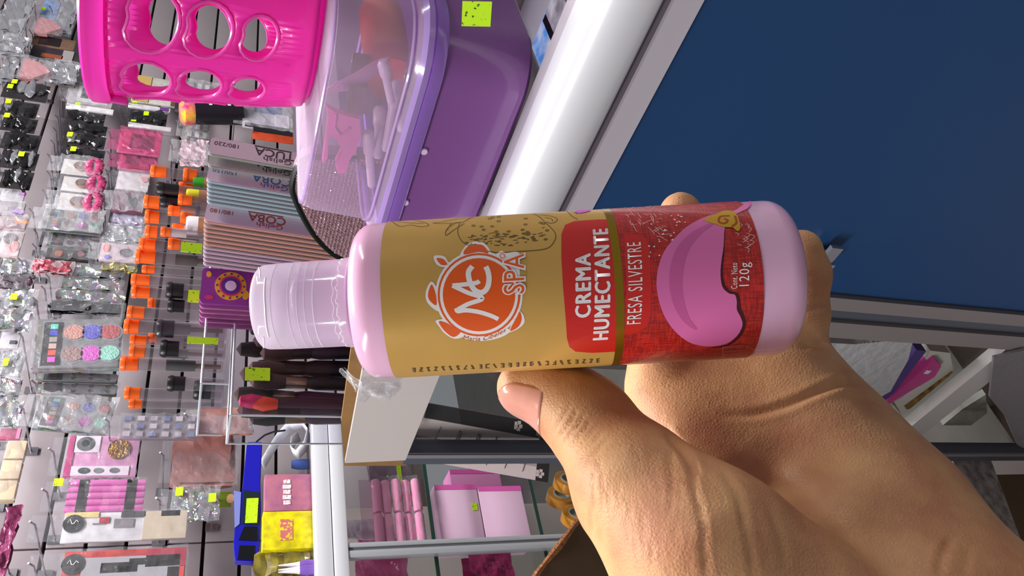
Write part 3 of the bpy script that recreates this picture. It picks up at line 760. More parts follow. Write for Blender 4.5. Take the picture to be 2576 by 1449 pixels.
# thumbnail, a curved plate lying on the thumb
ta = cpx(1318, 975, .2385); tb = cpx(1400, 990, .2355); ax = (tb - ta) / np.linalg.norm(tb - ta)
nd = np.array([-.46, .05, -.88]); nd -= nd.dot(ax) * ax; nd /= np.linalg.norm(nd); sd = np.cross(ax, nd)
def thumb_sd(P):
    d = None
    for c in cones['thumb']:
        e = sd_cone(P.astype(np.float32), *c); d = e if d is None else smin(d, e, .008)
    return d
rows = []; rr_ = np.linspace(.001, .016, 160)
for i in range(17):
    s_ = -.0058 + .0150 * i / 16; row = []
    hw = .78 * math.sqrt(max(.05, 1 - max(0, (.42 - i / 16) / .44) ** 2)) * (1 - .12 * (i / 16))
    for j in range(15):
        a = hw * (j / 14 * 2 - 1); dr = nd * math.cos(a) + sd * math.sin(a); base = ta + ax * s_
        dd = thumb_sd(base[None] + rr_[:, None] * dr[None]); k = np.argmax(dd > 0) if (dd > 0).any() else 100
        row.append(base + dr * (rr_[k] + .00020 - .0005 * (j / 14 * 2 - 1) ** 6 - .0004 * (i / 16) ** 6))
    rows.append(row)
nv = np.array([p for r in rows for p in r]) @ M.T + np.array([0, 0, H])
nail = mk('thumbnail', nv, [(i * 15 + j, i * 15 + j + 1, (i + 1) * 15 + j + 1, (i + 1) * 15 + j) for i in range(16) for j in range(14)], pmat('nail_pink', (214, 150, 132), .18, coat=.5), hand, True)
sm = nail.modifiers.new('thick', 'SOLIDIFY'); sm.thickness = .0006; sm.offset = 0
nail['label'] = 'glossy pink thumbnail'

# ================================================================== THINGS ON AND IN THE COUNTER
TOP = 1.0
NEON = speck('neon_price_paper', (196, 246, 10))
def sticker(parent, c, w_, h_, n=(0, -1, 0), up=(0, 0, 1), th=.0008, name='price_sticker'):
    n = Vector(n).normalized(); u = Vector(up); r = u.cross(n).normalized(); u = n.cross(r)
    rot = Matrix((r, n, u)).transposed()
    return box(name, c, (w_, th, h_), NEON, parent, 0, rot)
# ---- purple container with a clear lid
bxo = Vector((.535 + .125, .293 + .112, TOP))
pb = thing('storage_box', 'purple plastic storage box with cloudy clear lid, full of bits, on the counter', 'box', bxo)
PURPLE = translucent('purple_plastic', (144, 90, 160), .18, .28, 0, .5)
def ringz(wd, dp, r, z, cx=0, cy=0): return [(x + cx, y + cy, z) for x, y in rrect(wd, dp, r, 8)]
loft('body', [ringz(.236, .208, .04, .0), ringz(.244, .216, .042, .004), ringz(.252, .226, .044, .075), ringz(.254, .228, .044, .082), ringz(.250, .224, .044, .082), ringz(.238, .212, .042, .010)], PURPLE, pb)
loft('rim', [ringz(.262, .236, .047, .078), ringz(.266, .240, .048, .082), ringz(.266, .240, .048, .088), ringz(.258, .232, .046, .090), ringz(.252, .226, .044, .088), ringz(.252, .226, .044, .080)], translucent('lilac_rim', (164, 120, 208), .3, .2, 0, .6), pb, cap0=False, cap1=False)
LID = film('lid_plastic', (246, 230, 248), .27, .16, .15, 25, fres=.7, diff=(240, 218, 244))
lid = loft('lid', [ringz(.262, .236, .047, .090), ringz(.264, .238, .048, .094), ringz(.256, .230, .046, .099), ringz(.246, .220, .044, .102), ringz(.240, .214, .043, .154), ringz(.236, .210, .042, .1620), ringz(.226, .200, .040, .1655)], LID, pb, cap0=False)
loft('lid_rim', [ringz(.268, .242, .048, .090), ringz(.270, .244, .049, .095), ringz(.262, .236, .047, .0985), ringz(.258, .232, .046, .094)], translucent('lid_edge', (196, 168, 226), .4, .15, .15, .8), lid, cap0=False, cap1=False)
bm = bmesh.new()
for z, wd, dp, r in ((.1645, .232, .206, .041), (.1035, .247, .221, .044)):
    p = ringz(wd, dp, r, z); bm_tube(bm, p + p[:1], .0013, 6, False)
bm_obj('lid_edge_highlight', bm, translucent('lid_edge_highlight', (226, 206, 240), .4, .1, .2, .9), lid, True)  # pale lines along the lid edges, a highlight put into shape and colour
sp = onX(1200, 38, .5325) - bxo
sticker(pb, (-.1258, sp.y, sp.z), .020, .022, (-1, 0, .08), (0, .25, 1))
for q in ((1066, 379), (1019, 507)):
    d = onX(*q, .534) - bxo
    bm = bmesh.new(); bm_lathe(bm, [(0, -.0006), (.0034, -.0004), (.0030, .0012), (0, .0014)], 12, Matrix.Translation((-.1262 + (d.z - .06) * -.06, d.y, d.z)) @ Matrix.Rotation(-PI / 2, 4, 'Y'))
    bm_obj('hinge_dot', bm, flat((222, 196, 232), .4), pb, True)
# things seen through the lid
PT = atT
def wob(bm, amp, seed, sc=25.):
    from mathutils import noise as mn
    for v in bm.verts: v.co += Vector((mn.noise(v.co * sc + Vector((seed, 0, 0))), mn.noise(v.co * sc + Vector((0, seed, 5))), mn.noise(v.co * sc + Vector((9, 0, seed))))) * amp
zb = TOP + .012
rl = thing('thread_roll', 'orange and red roll lying inside the purple box under its lid', 'roll', (.600, .372, TOP + .104))
for nm_, c_, a_, b_ in (('orange_sleeve', (238, 150, 76), .018, .100), ('red_end', (214, 62, 74), -.010, .018)):
    bm = bmesh.new(); bm_lathe(bm, [(.0001, a_), (.021, a_), (.0215, (a_ + b_) / 2), (.021, b_), (.0001, b_)], 24, Matrix.Rotation(math.radians(60), 4, 'Z') @ Matrix.Rotation(-PI / 2, 4, 'X') @ Matrix.Scale(-1, 4, (0, 0, 1)) if False else Matrix.Rotation(math.radians(90), 4, 'Y'))
    bm_obj(nm_, bm, flat(c_, .5), rl, True)
tubes_px = [((962, 150), (985, 260), .0050), ((985, 250), (1010, 330), .0048), ((955, 265), (950, 400), .0056), ((925, 330), (935, 470), .0055), ((1000, 200), (968, 380), .0050)]
for i, (a, b_, r) in enumerate(tubes_px):
    A, B = onX(*a, .556 + .012 * (i % 3)), onX(*b_, .552 + .010 * (i % 2))
    tt = thing('hair_roller', ['white plastic stick nearest the orange roll, seen through the lid', 'white stick with rounded end in the middle of the purple box', 'thick white stick beside the pink clip inside the purple box', 'white stick at the far end of the purple box', 'white stick lying nearest the lid wall of the purple box'][i], 'stick', A, group='white sticks inside the purple box')
    d = B - A; Lh = d.length; pr = [(0, 0), (r * .6, .0006), (r, .004), (r * .95, Lh * .35), (r * .72, Lh * .4), (r * .68, Lh * .96), (r * .4, Lh), (0, Lh)]
    lathe('stick_body', pr, translucent('milky_plastic', (236, 226, 232), .3, .35), tt, 14, frame_to(d), close=False)
pk = [onX(x, y, .548) for x, y in ((822, 268), (842, 282), (872, 292), (905, 300), (908, 340), (896, 380), (880, 402), (868, 436), (850, 438), (846, 412), (862, 380), (846, 352), (826, 340), (824, 400), (812, 412), (826, 300))]
c0 = pk[0]
pc = thing('hair_clip', 'pink plastic clip with curved jaws inside the purple box', 'clip', c0)
bm = bmesh.new(); vs = [bm.verts.new(p - c0) for p in pk]; f = bm.faces.new(vs); r = bmesh.ops.extrude_face_region(bm, geom=[f]); bmesh.ops.translate(bm, verts=[v for v in r['geom'] if isinstance(v, bmesh.types.BMVert)], vec=(.012, .004, 0)); bmesh.ops.triangulate(bm, faces=bm.faces[:])
bm_obj('jaw', bm, translucent('clip_pink', (244, 128, 200), .3, .3), pc)
tube('jaw_seam', [onX(x, y, .5475) - c0 for x, y in ((846, 288), (842, 320), (858, 340), (880, 322))], .0012, flat((206, 78, 160), .4), pc)
for i, (q, c_, lb) in enumerate((((905, 200), (240, 190, 226), 'pale pink folded film packet inside the purple box'), ((930, 215), (196, 168, 150), 'beige packet deep inside the purple box beside the orange roll'), ((1045, 215), (196, 176, 196), 'grey lilac packet at the lid corner of the purple box'))):
    A = onX(*q, .58 + .02 * (i == 1)); t = thing('film_packet', lb, 'packet', A)
    bm = bmesh.new(); bmesh.ops.create_grid(bm, x_segments=8, y_segments=8, size=.026, matrix=Matrix.Rotation(.9 + i, 4, 'Z') @ Matrix.Rotation(1.1 - i * .3, 4, 'X')); wob(bm, .009, i * 3)
    o = bm_obj('folded_film', bm, film('packet_film_%d' % i, c_, .45, .15, .3, 40, diff=c_), t); s_ = o.modifiers.new('th', 'SOLIDIFY'); s_.thickness = .0006

# ---- pink perforated basket standing on the lid
bk0 = Vector((.672, .372, TOP + .1655))
bk = thing('plastic_basket', 'bright pink plastic basket with large rounded openings, standing on the purple box', 'basket', bk0)
BH = .176
def brad(z): return .078 + .017 * (z / BH) + .004 * (1 - math.exp(-z / .01))
def bcyl(a, z, dr=0): r = brad(z) + dr; return (r * math.cos(a), r * math.sin(a), z)
# angle of the wall facing the camera
av = math.atan2(-bk0.y, -bk0.x)
holes = []
for i in range(10):
    ac = math.radians(192) + i * 2 * PI / 10
    stag = (i % 2) * .012
    for zc, hz, ha in ((.1385, .0215, .0212), (.0985, .0198, .0198), (.0605, .0160, .0170)):
        holes.append((ac, zc - .010 + stag * .4, hz, ha))
def hole_pts(h, k=22):
    ac, zc, hz, ha = h; out = []
    for q in range(k):
        t = 2 * PI * q / k; e = 1 + .12 * math.cos(t * 2 + .6) - (.18 * math.exp(-((t - PI / 2) / .35) ** 2))
        out.append((ac + ha * e * math.cos(t) / .088, zc + hz * e * math.sin(t)))
    return out
V2 = []; E2 = []
na = 120
grid = []
hp = [hole_pts(h) for h in holes]
def in_hole(p):
    for h in holes:
        da = (p[0] - h[0] + PI) % (2 * PI) - PI
        if (da * .088 / h[3]) ** 2 + ((p[1] - h[1]) / h[2]) ** 2 < 1.55: return True
    return False
a_lo = math.radians(192) - PI / 10
for i in range(na + 1):
    for z in np.linspace(.006, BH - .012, 34):
        p = (a_lo + 2 * PI * i / na, float(z))
        if not in_hole(p): V2.append(Vector(p))
for h in hp:
    n0 = len(V2); V2 += [Vector(p) for p in h]; E2 += [(n0 + k, n0 + (k + 1) % len(h)) for k in range(len(h))]
v_, e_, f_, *_ = delaunay_2d_cdt(V2, E2, [], 0, 1e-6)
def strict_in(p):
    for h in hp:
        c = False
        for i in range(len(h)):
            x1, y1 = h[i]; x2, y2 = h[i - 1]
            if (y1 > p[1]) != (y2 > p[1]) and p[0] < (x2 - x1) * (p[1] - y1) / (y2 - y1) + x1: c = not c
        if c: return True
    return False
ff = [t for t in f_ if not strict_in(sum((Vector(v_[i]) for i in t), Vector((0, 0))) / len(t))]
PINKP = translucent('pink_basket_plastic', (240, 62, 190), .38, .3, 0.0, .35)
bm = bmesh.new(); bv = [bm.verts.new(bcyl(p[0], p[1])) for p in v_]
for t in ff:
    try: bm.faces.new([bv[i] for i in t])
    except ValueError: pass
bmesh.ops.remove_doubles(bm, verts=bm.verts[:], dist=1e-5)
o = bm_obj('wall', bm, PINKP, bk, True); s_ = o.modifiers.new('thick', 'SOLIDIFY'); s_.thickness = .0022; s_.offset = 0
for h, pp in zip(holes, hp):
    P = [bcyl(a, z, .0012) for a, z in pp]; bm = bmesh.new(); bm_tube(bm, P + P[:1], .0014, 5, False)
    bm_obj('opening_edge', bm, translucent('pink_edge', (246, 110, 206), .45, .25), bk, True)
lathe('rim', [(brad(BH - .013) - .001, BH - .014), (brad(BH) + .004, BH - .016), (brad(BH) + .006, BH - .012), (brad(BH) + .0062, BH - .001), (brad(BH) + .004, BH + .001), (brad(BH) - .001, BH)], PINKP, bk, 72, close=False)
lathe('base', [(0, 0), (.070, 0), (.078, .003), (brad(.008), .008), (brad(.008) - .002, .008), (.07, .003), (0, .003)], translucent('pink_base', (250, 40, 200), .3, .3), bk, 72, close=False)
ga = math.atan2((onX(245, 238, .62) - bk0).y, -.06)
bm = bmesh.new(); bm_box(bm, (0, 0, 0), (.006, .012, .016), bevel=.002)
o = bm_obj('rim_tab', bm, PINKP, bk, True); o.location = bcyl(2.32, BH - .020, .004); o.rotation_euler = (0, 0, 2.32)

# ---- rhinestone bag with black edge
rb = [onX(x, y, .655) for x, y in ((900, 404), (790, 400), (764, 408), (750, 420), (740, 446), (735, 480), (746, 514), (766, 556), (788, 592), (816, 624), (850, 650), (900, 668))]
r0 = Vector((.655, rb[5].y, TOP))
bag = thing('rhinestone_bag', 'round-topped bag covered in glittering rhinestones with a black edge', 'bag', r0)
out2 = [(p.y - r0.y, p.z - TOP) for p in rb]; out2 = [(out2[0][0], 0)] + out2 + [(out2[-1][0] + .006, 0)]
def ext(outline, x0, x1): 
    bm = bmesh.new(); a = [bm.verts.new((x0, y, z)) for y, z in outline]; b = [bm.verts.new((x1, y, z)) for y, z in outline]; n = len(a)
    for i in range(n): bm.faces.new((a[i], a[(i + 1) % n], b[(i + 1) % n], b[i]))
    bm.faces.new(a); bm.faces.new(b[::-1]); return bm
bm_obj('bag_body', ext(out2, .002, .024), flat((150, 120, 126), .5), bag)
tube('black_edge', [(.003, y, z) for y, z in densify(out2[1:-1], 4, False)], .0034, flat((16, 26, 22), .3), bag, 8)
GEM = pmat('rhinestone', (240, 222, 228), .1, .45, noise=1, nscale=500, col2=(206, 150, 160))
bm = bmesh.new(); pitch = .0041; rg = random.Random(3)
ys = [p[0] for p in out2]; zs = [p[1] for p in out2]
def inp(p, lp):
    c = False
    for i in range(len(lp)):
        x1, y1 = lp[i]; x2, y2 = lp[i - 1]
        if (y1 > p[1]) != (y2 > p[1]) and p[0] < (x2 - x1) * (p[1] - y1) / (y2 - y1) + x1: c = not c
    return c
yy = min(ys)
while yy < max(ys):
    z_ = .02
    while z_ < max(zs):
        if inp((yy, z_), out2) and inp((yy + .003, z_ + .003), out2):
            r = .0019; t = Vector((rg.uniform(-.9, .9), rg.uniform(-.9, .9)))
            c = bm.verts.new((-.0012, yy + t.x * .0006 + rg.uniform(-.0005, .0005), z_ + t.y * .0006)); ring = [bm.verts.new((.0018 + (math.cos(k * PI / 3) * t.x + math.sin(k * PI / 3) * t.y) * .0009, yy + r * math.cos(k * PI / 3), z_ + r * math.sin(k * PI / 3))) for k in range(6)]
            top = [bm.verts.new((-.0006 + (math.cos(k * PI / 3) * t.x + math.sin(k * PI / 3) * t.y) * .0012, yy + r * .5 * math.cos(k * PI / 3), z_ + r * .5 * math.sin(k * PI / 3))) for k in range(6)]
            for k in range(6):
                bm.faces.new((ring[k], ring[(k + 1) % 6], top[(k + 1) % 6], top[k])); bm.faces.new((top[k], top[(k + 1) % 6], c))
        z_ += pitch
    yy += pitch * .92
o = bm_obj('rhinestones', bm, GEM, bag); o['kind'] = 'stuff'

# ---- nail files standing in rows on a tray
tray = thing('file_tray', 'low dark tray under the rows of nail files', 'tray', (.72, .665, TOP))
bm = bmesh.new(); bm_box(bm, (0, 0, .03), (.075, .25, .06)); bm_obj('tray_block', bm, flat((60, 54, 56), .6), tray)
FILE_TOP = TOP + .0605
ink_b = flat((78, 110, 176), .6); ink_r = flat((176, 62, 52), .6); ink_k = flat((60, 50, 44), .6)
def nail_file(lb, corner, edge, face, ink, grit, word, grp, wdt=.031, tilt=4.5):
    """a flat board standing on end, its face turned to -y; corner = the top corner on the open side"""
    z1 = corner.z - FILE_TOP - .001
    t = thing('nail_file', lb, 'nail file', corner, (0, math.radians(tilt), 0), grp)
    prism('board', [(p[0] + wdt / 2, p[1] - z1 / 2) for p in rrect(wdt, z1, .005, 4)], -.0032, 0, edge, t, FRONT)
    prism('grit_face', [(p[0] + wdt / 2, p[1] - z1 / 2) for p in rrect(wdt - .0016, z1 - .0006, .005, 4)], 0.0, .0005, face, t, FRONT)
    if grit:
        rot = Matrix.Rotation(PI / 2, 4, 'X') @ Matrix.Rotation(PI / 2, 4, 'Z')
        print_text('grit_print', grit, Matrix.Translation((.0195, -.0008, -.017)) @ rot, .025, .0066, ink, t)
        print_text('brand_print', word, Matrix.Translation((.0185, -.0008, -.068)) @ rot, .043, .0135, ink, t, .01)
        print_text('brand_script', 'Gelish', Matrix.Translation((.0075, -.0008, -.072)) @ rot, .030, .0075, ink, t)
        box('brand_rule', (.0272, -.0008, -.066), (.0016, .0004, .040), ink, t)
    return t
FW = pmat('file_white', (226, 206, 224), .8, bump=.15, bscale=1500); FG = pmat('file_grey', (196, 192, 192), .8, bump=.2, bscale=1500)
EB = flat((132, 150, 162), .6); ER = flat((176, 122, 112), .6); EG = flat((122, 122, 118), .6); EV = flat((172, 136, 162), .6)
ORD = 'first second third fourth fifth sixth seventh eighth ninth tenth eleventh twelfth thirteenth fourteenth fifteenth sixteenth seventeenth eighteenth'.split()
nail_file('grey nail file nearest the purple box, black print', onX(522, 386, .705), EG, FG, ink_k, '180/220', 'TUCA', None, .030)
nail_file('second grey nail file with black print', onX(522, 417, .703), EG, FG, ink_k, '180/220', 'TUCA', None, .024, 3)
nail_file('pink nail file with blue grit print', onX(518, 454, .700), EB, FW, ink_b, '150/150', 'COBA', None, .029)
for k in range(5):
    nail_file('blue-edged nail file, %s behind the blue printed one' % ORD[k], onX(519, 466 + 10.5 * k, .702), EB, FG, None, None, None, 'nail files with blue edges', .024)
nail_file('pink nail file with red grit print', onX(512, 556, .692), ER, FW, ink_r, '180/180', 'COBA', None, .034)
for k in range(5):
    nail_file('red-edged nail file, %s behind the red printed one' % ORD[k], onX(511, 568 + 11 * k, .696), ER, FG, None, None, None, 'nail files with red edges', .026)
for k in range(5):
    nail_file('violet-edged nail file, %s counted from the red-edged files' % ORD[k], onX(510, 622 + 10.5 * k, .700), EV, FG, None, None, None, 'nail files with violet edges', .024)
# ---- patterned purple files
MP = pmat('mandala_purple', (142, 48, 150), .5); MY = flat((236, 168, 44), .5); MV = flat((92, 38, 140), .5); ML = flat((236, 206, 240), .5); MR = flat((214, 50, 110), .5)
for k in range(6):
    cpos = onX(502 - k * .3, 762 + 11.5 * k, .660)
    t = thing('nail_buffer', 'purple nail buffer board printed with a yellow flower' if k == 0 else 'plain purple nail buffer, %s behind the flowered one' % ORD[k - 1], 'nail buffer', (cpos.x, cpos.y, FILE_TOP), (0, 0, math.radians(-22)), None if k == 0 else 'purple buffers behind the flowered one')
    z1 = cpos.z - FILE_TOP; W_ = .046
    prism('board', [(p[0] + W_ / 2, p[1] + z1 / 2) for p in rrect(W_, z1, .005, 4)], -.0055, 0, flat((176, 96, 156), .6) if k else MP, t, FRONT)
    if k == 0:
        for rr_, c_, lay in ((.0185, MY, .0004), (.0132, MR, .0008), (.0112, MV, .0012), (.0066, ML, .0016)):
            prism('flower_print', [(.0155 + 0 + rr_ * math.cos(q) + .009, z1 - .034 + rr_ * math.sin(q)) for q in np.linspace(0, 2 * PI, 29)[:-1]], 0, lay, c_, t, FRONT)
        for q in range(12):
            a = q * PI / 6; box('petal_dot', (.0245 + .0158 * math.cos(a), -.0006, z1 - .034 + .0158 * math.sin(a)), (.0022, .001, .0022), MV, t)
        for xx, zz_, c_, rx, rz in ((.010, -.068, flat((120, 140, 226), .5), .006, .010), (.030, -.066, MR, .012, .010), (.014, -.052, MY, .006, .004), (.038, -.008, MY, .004, .003), (.008, -.010, MR, .003, .005), (.036, -.074, flat((140, 190, 80), .5), .006, .006)):
            prism('pattern_print', [(xx + rx * math.cos(q), z1 + zz_ + rz * math.sin(q)) for q in np.linspace(0, 2 * PI, 17)[:-1]], 0, .0003, c_, t, FRONT)

# ---- brush organiser: lower clear box full of dark brushes, upper tray of capped tubes
ACR = film('acrylic', (250, 250, 252), .008, .05, .05, 30, fres=.28, glossy=True)
def clear_box(name, lb, a, b, lip=.004, wall=.003, mat=ACR):
    a, b = Vector(a), Vector(b); c = Vector(((a.x + b.x) / 2, (a.y + b.y) / 2, a.z)); t = thing(name, lb, 'organiser', c)
    A, B = a - c, b - c
    span('front_wall', (A.x, A.y, 0), (B.x, A.y + wall, B.z), mat, t); span('back_wall', (A.x, B.y - wall, 0), (B.x, B.y, B.z), mat, t)
    span('end_wall', (A.x, A.y, 0), (A.x + wall, B.y, B.z), mat, t); span('end_wall', (B.x - wall, A.y, 0), (B.x, B.y, B.z), mat, t)
    span('box_floor', (A.x, A.y, 0), (B.x, B.y, wall), mat, t)
    bm = bmesh.new(); q = [(A.x, A.y, B.z), (B.x, A.y, B.z), (B.x, B.y, B.z), (A.x, B.y, B.z)]; bm_tube(bm, q + q[:1], .0016, 6); 
    for p in q: bm_tube(bm, [(p[0], p[1], 0), p], .0013, 6)
    bm_obj('polished_edges', bm, pmat('acrylic_edge', (200, 206, 214), .1, spec=1.), t, True)
    return t
zt = onY(588, 900, .80).z
lowbox = clear_box('brush_organiser', 'lower clear organiser packed with dark makeup brushes', (.525, .8045, TOP), (.92, .8665, zt))
sticker(lowbox, onY(648, 941, .8037) - Vector((.7225, .8355, TOP)), .019, .029)
rg = random.Random(8)
BRD = [flat((34, 26, 34), .35), flat((52, 40, 52), .3), flat((70, 54, 66), .3), flat((24, 20, 24), .4), flat((96, 40, 76), .3)]
kbr = 0
for j in range(2):
    for i in range(13):
        x = .556 + .026 * i + rg.uniform(-.005, .005); y = .820 + .028 * j + rg.uniform(-.004, .004); hh_ = zt - TOP - .006 - rg.uniform(.0, .035)
        t = thing('makeup_brush', 'dark makeup brush, %s in the %s row of the lower clear organiser' % (ORD[i], ('front', 'back')[j]), 'brush', (x, y, TOP + .0035), (rg.uniform(-.012, .012), rg.uniform(-.06, .06), 0), 'makeup brushes in the lower organiser')
        m_ = rg.choice(BRD)
        lathe('handle', [(0, 0), (.005, .001), (.0078, .03), (.0088, hh_ * .55), (.0066, hh_ * .62), (0, hh_ * .62)], m_, t, 10, close=False)
        lathe('ferrule', [(.0066, hh_ * .62), (.0074, hh_ * .63), (.0082, hh_ * .76), (0, hh_ * .76)], pmat('ferrule_steel', (176, 150, 130), .25, .9) if rg.random() < .3 else flat((40, 34, 38), .25), t, 10, close=False)
        lathe('bristles', [(.0082, hh_ * .76), (.0108, hh_ * .87), (.0085, hh_ * .97), (0, hh_)], flat((74, 52, 50), .9) if rg.random() < .6 else flat((30, 24, 26), .9), t, 10, close=False)
for q, c_, lb in (((640, 1010), (190, 40, 96), 'magenta brush head low in the lower organiser'), ((672, 1016), (206, 64, 40), 'red brush head low in the lower organiser')):
    P = onY(*q, .811); t = thing('makeup_brush', lb, 'brush', P); lathe('bristles', [(0, -.012), (.006, -.012), (.009, .004), (.006, .016), (0, .018)], flat(c_, .7), t, 12, close=False); lathe('handle', [(0, -(P.z - TOP) + .004), (.004, -(P.z - TOP) + .004), (.005, -.012), (0, -.012)], flat((60, 30, 44), .4), t, 10, close=False)
zu = zt + .004
upbox = clear_box('tube_organiser', 'upper clear organiser holding brush tubes with orange caps', (.565, .80, zu), (1.00, .912, zu + .03))
ORC = pmat('orange_cap', (250, 104, 14), .38, coat=.2)
TUBE = film('tube_plastic', (232, 226, 230), .07, .08, .1, 40, fres=.7)
def brush_tube(px0, px1, Y, lb, grp, head=None, white=False):
    """clear tube with cap; px0 = (x, y) centre of the cap's top, px1 = cap's bottom x, y half width"""
    (x0, yc), (x1, hw) = px0, px1
    P = onY(x0, yc, Y); Q = onY(x1, yc, Y); dep = (P - EYE).dot(FWD); r = max(.0062, hw / F * dep); capz = P.z - Q.z
    zf = zu + .0035; hh_ = P.z - zf
    t = thing('brush_tube', lb, 'tube', (P.x, P.y, zf), group=grp)
    r *= .94
    lathe('orange_cap', [(0, hh_), (r * .9, hh_), (r, hh_ - .0015), (r * 1.0, hh_ - .006), (r * .93, hh_ - .0065), (r * .93, hh_ - capz), (0, hh_ - capz)], ORC, t, 20, close=False)
    lathe('clear_tube', [(r * .86, hh_ - capz), (r * .86, .001), (0, .001)], TUBE, t, 18, close=False)
    if white: lathe('white_collar', [(0, hh_ - capz), (r * .84, hh_ - capz), (r * .84, hh_ - capz - .02), (0, hh_ - capz - .02)], flat((236, 228, 226), .4), t, 16, close=False)
    if head is not None:
        hc, hl, top = head
        lathe('brush_head', [(0, top), (r * .78, top), (r * .8, top - hl * .5), (r * .74, top - hl), (0, top - hl)], hc, t, 14, close=False)
        lathe('brush_handle', [(0, top - hl), (r * .35, top - hl), (r * .3, .004), (0, .004)], flat((120, 84, 70), .4), t, 10, close=False)
    return t
back = [(379, 413, 420, 446), (362, 488, 402, 525), (365, 525, 402, 563), (365, 563, 397, 600), (350, 596, 392, 629), (341, 624, 392, 664), (357, 666, 390, 687), (330, 686, 378, 718), (331, 716, 378, 751), (320, 767, 364, 802), (312, 800, 350, 840), (327, 840, 369, 868), (325, 868, 365, 901), (303, 894, 348, 934), (313, 971, 353, 1007), (324, 1004, 357, 1028), (372, 748, 392, 775), (373, 836, 395, 862)]
frnt = [(461, 420, 496, 457, 0), (449, 455, 486, 488, 0), (448, 486, 484, 516, 0), (423, 514, 454, 544, 1), (454, 530, 486, 563, 0), (432, 560, 463, 591, 1), (404, 568, 430, 596, 1), (423, 596, 454, 629, 1)]
BK = flat((22, 20, 22), .35)
for i, (a, b_, c_, d_) in enumerate(back):
    hd = None
    if i in (3, 5, 8, 10, 12): hd = (flat((70, 52, 48), .8), .03, .075)
    if i in (13,): hd = (flat((30, 28, 30), .6), .035, .07)
    brush_tube((a, (b_ + d_) / 2), (c_, (d_ - b_) / 2), .865 + .02 * (i % 3), 'tall orange-capped brush tube, %s from the far end of the back row' % ORD[len(back) - 1 - sorted(q[1] for q in back).index(b_)], 'tall tubes with orange caps', hd)
for i, (a, b_, c_, d_, wh) in enumerate(frnt):
    brush_tube((a, (b_ + d_) / 2), (c_, (d_ - b_) / 2), .815 + .018 * (i % 2), ('short brush tube with orange cap and white collar, %s of its kind' if wh else 'short brush tube with plain orange cap, %s of its kind') % ORD[sum(1 for q in frnt if q[4] == wh and q[1] < b_)], 'short tubes with orange caps and white collars' if wh else 'short tubes with orange caps', None, bool(wh))
blk = [(393, 456, 450, 492, 'upper black lidded jar among the orange caps'), (402, 488, 448, 522, 'lower black lidded jar among the orange caps'), (418, 708, 462, 751, 'black brush head beside the green price slip'), (422, 750, 464, 786, 'second black brush head above the smoky jar'), (392, 802, 438, 851, 'smoky grey lidded jar among the tubes'), (403, 854, 450, 899, 'black jar nearest the end of the tube row'), (421, 944, 466, 985, 'black cap leaning behind the clear jar'), (487, 956, 531, 1006, 'black jar lid lowest in the tube organiser')]
for i, (a, b_, c_, d_, lb) in enumerate(blk):
    Y = .822 + .012 * (i % 2); yc = (b_ + d_) / 2; P = onY(a, yc, Y); Q = onY(c_, yc, Y); dep = (P - EYE).dot(FWD); r = (d_ - b_) / 2 / F * dep
    t = thing('cosmetic_jar', lb, 'jar', (P.x, P.y, zu + .0035)); hh_ = P.z - zu - .0035; ch = P.z - Q.z
    m_ = flat((58, 52, 60), .25) if i in (4,) else BK
    lathe('jar_lid', [(0, hh_), (r * .85, hh_), (r, hh_ - .003), (r, hh_ - ch * .35), (r * .9, hh_ - ch * .36), (r * .9, hh_ - ch), (0, hh_ - ch)], m_, t, 22, close=False)
    lathe('jar_body', [(r * .85, hh_ - ch), (r * .85, .001), (0, .001)], TUBE, t, 18, close=False)
for q, w1, h1, lb in (((482, 623), .026, .018, 'fluorescent price slip beside the red-edged nail files'), ((487, 745), .013, .020, 'fluorescent price slip beside the purple buffer'), ((510, 857), .035, .010, 'long fluorescent price slip on the tube organiser')):
    P = onY(*q, .798); t = thing('price_slip', lb, 'price tag', P); box('slip_paper', (0, 0, 0), (h1, .001, w1), NEON, t)
# white lidded little bottle and green tops near the files
for q, c_, lb, r in (((500, 568), (232, 226, 230), 'small white bottle with printed band behind the nail files', .013), ((507, 457), (60, 170, 40), 'small green cap behind the blue-edged nail files', .008), ((492, 492), (216, 214, 30), 'small yellow ring-shaped cap behind the nail files', .009)):
    P = onY(*q, .818); t = thing('small_bottle', lb, 'bottle', (P.x, P.y, zu + .0035)); hh_ = P.z - zu + r
    lathe('bottle_shell', [(0, 0), (r, 0), (r, hh_ - .003), (r * .85, hh_), (0, hh_)], flat(c_, .35), t, 18, close=False)
    lathe('print_band', [(r + .0003, hh_ * .55), (r + .0003, hh_ * .75)], flat((206, 150, 110), .4), t, 18, close=False)

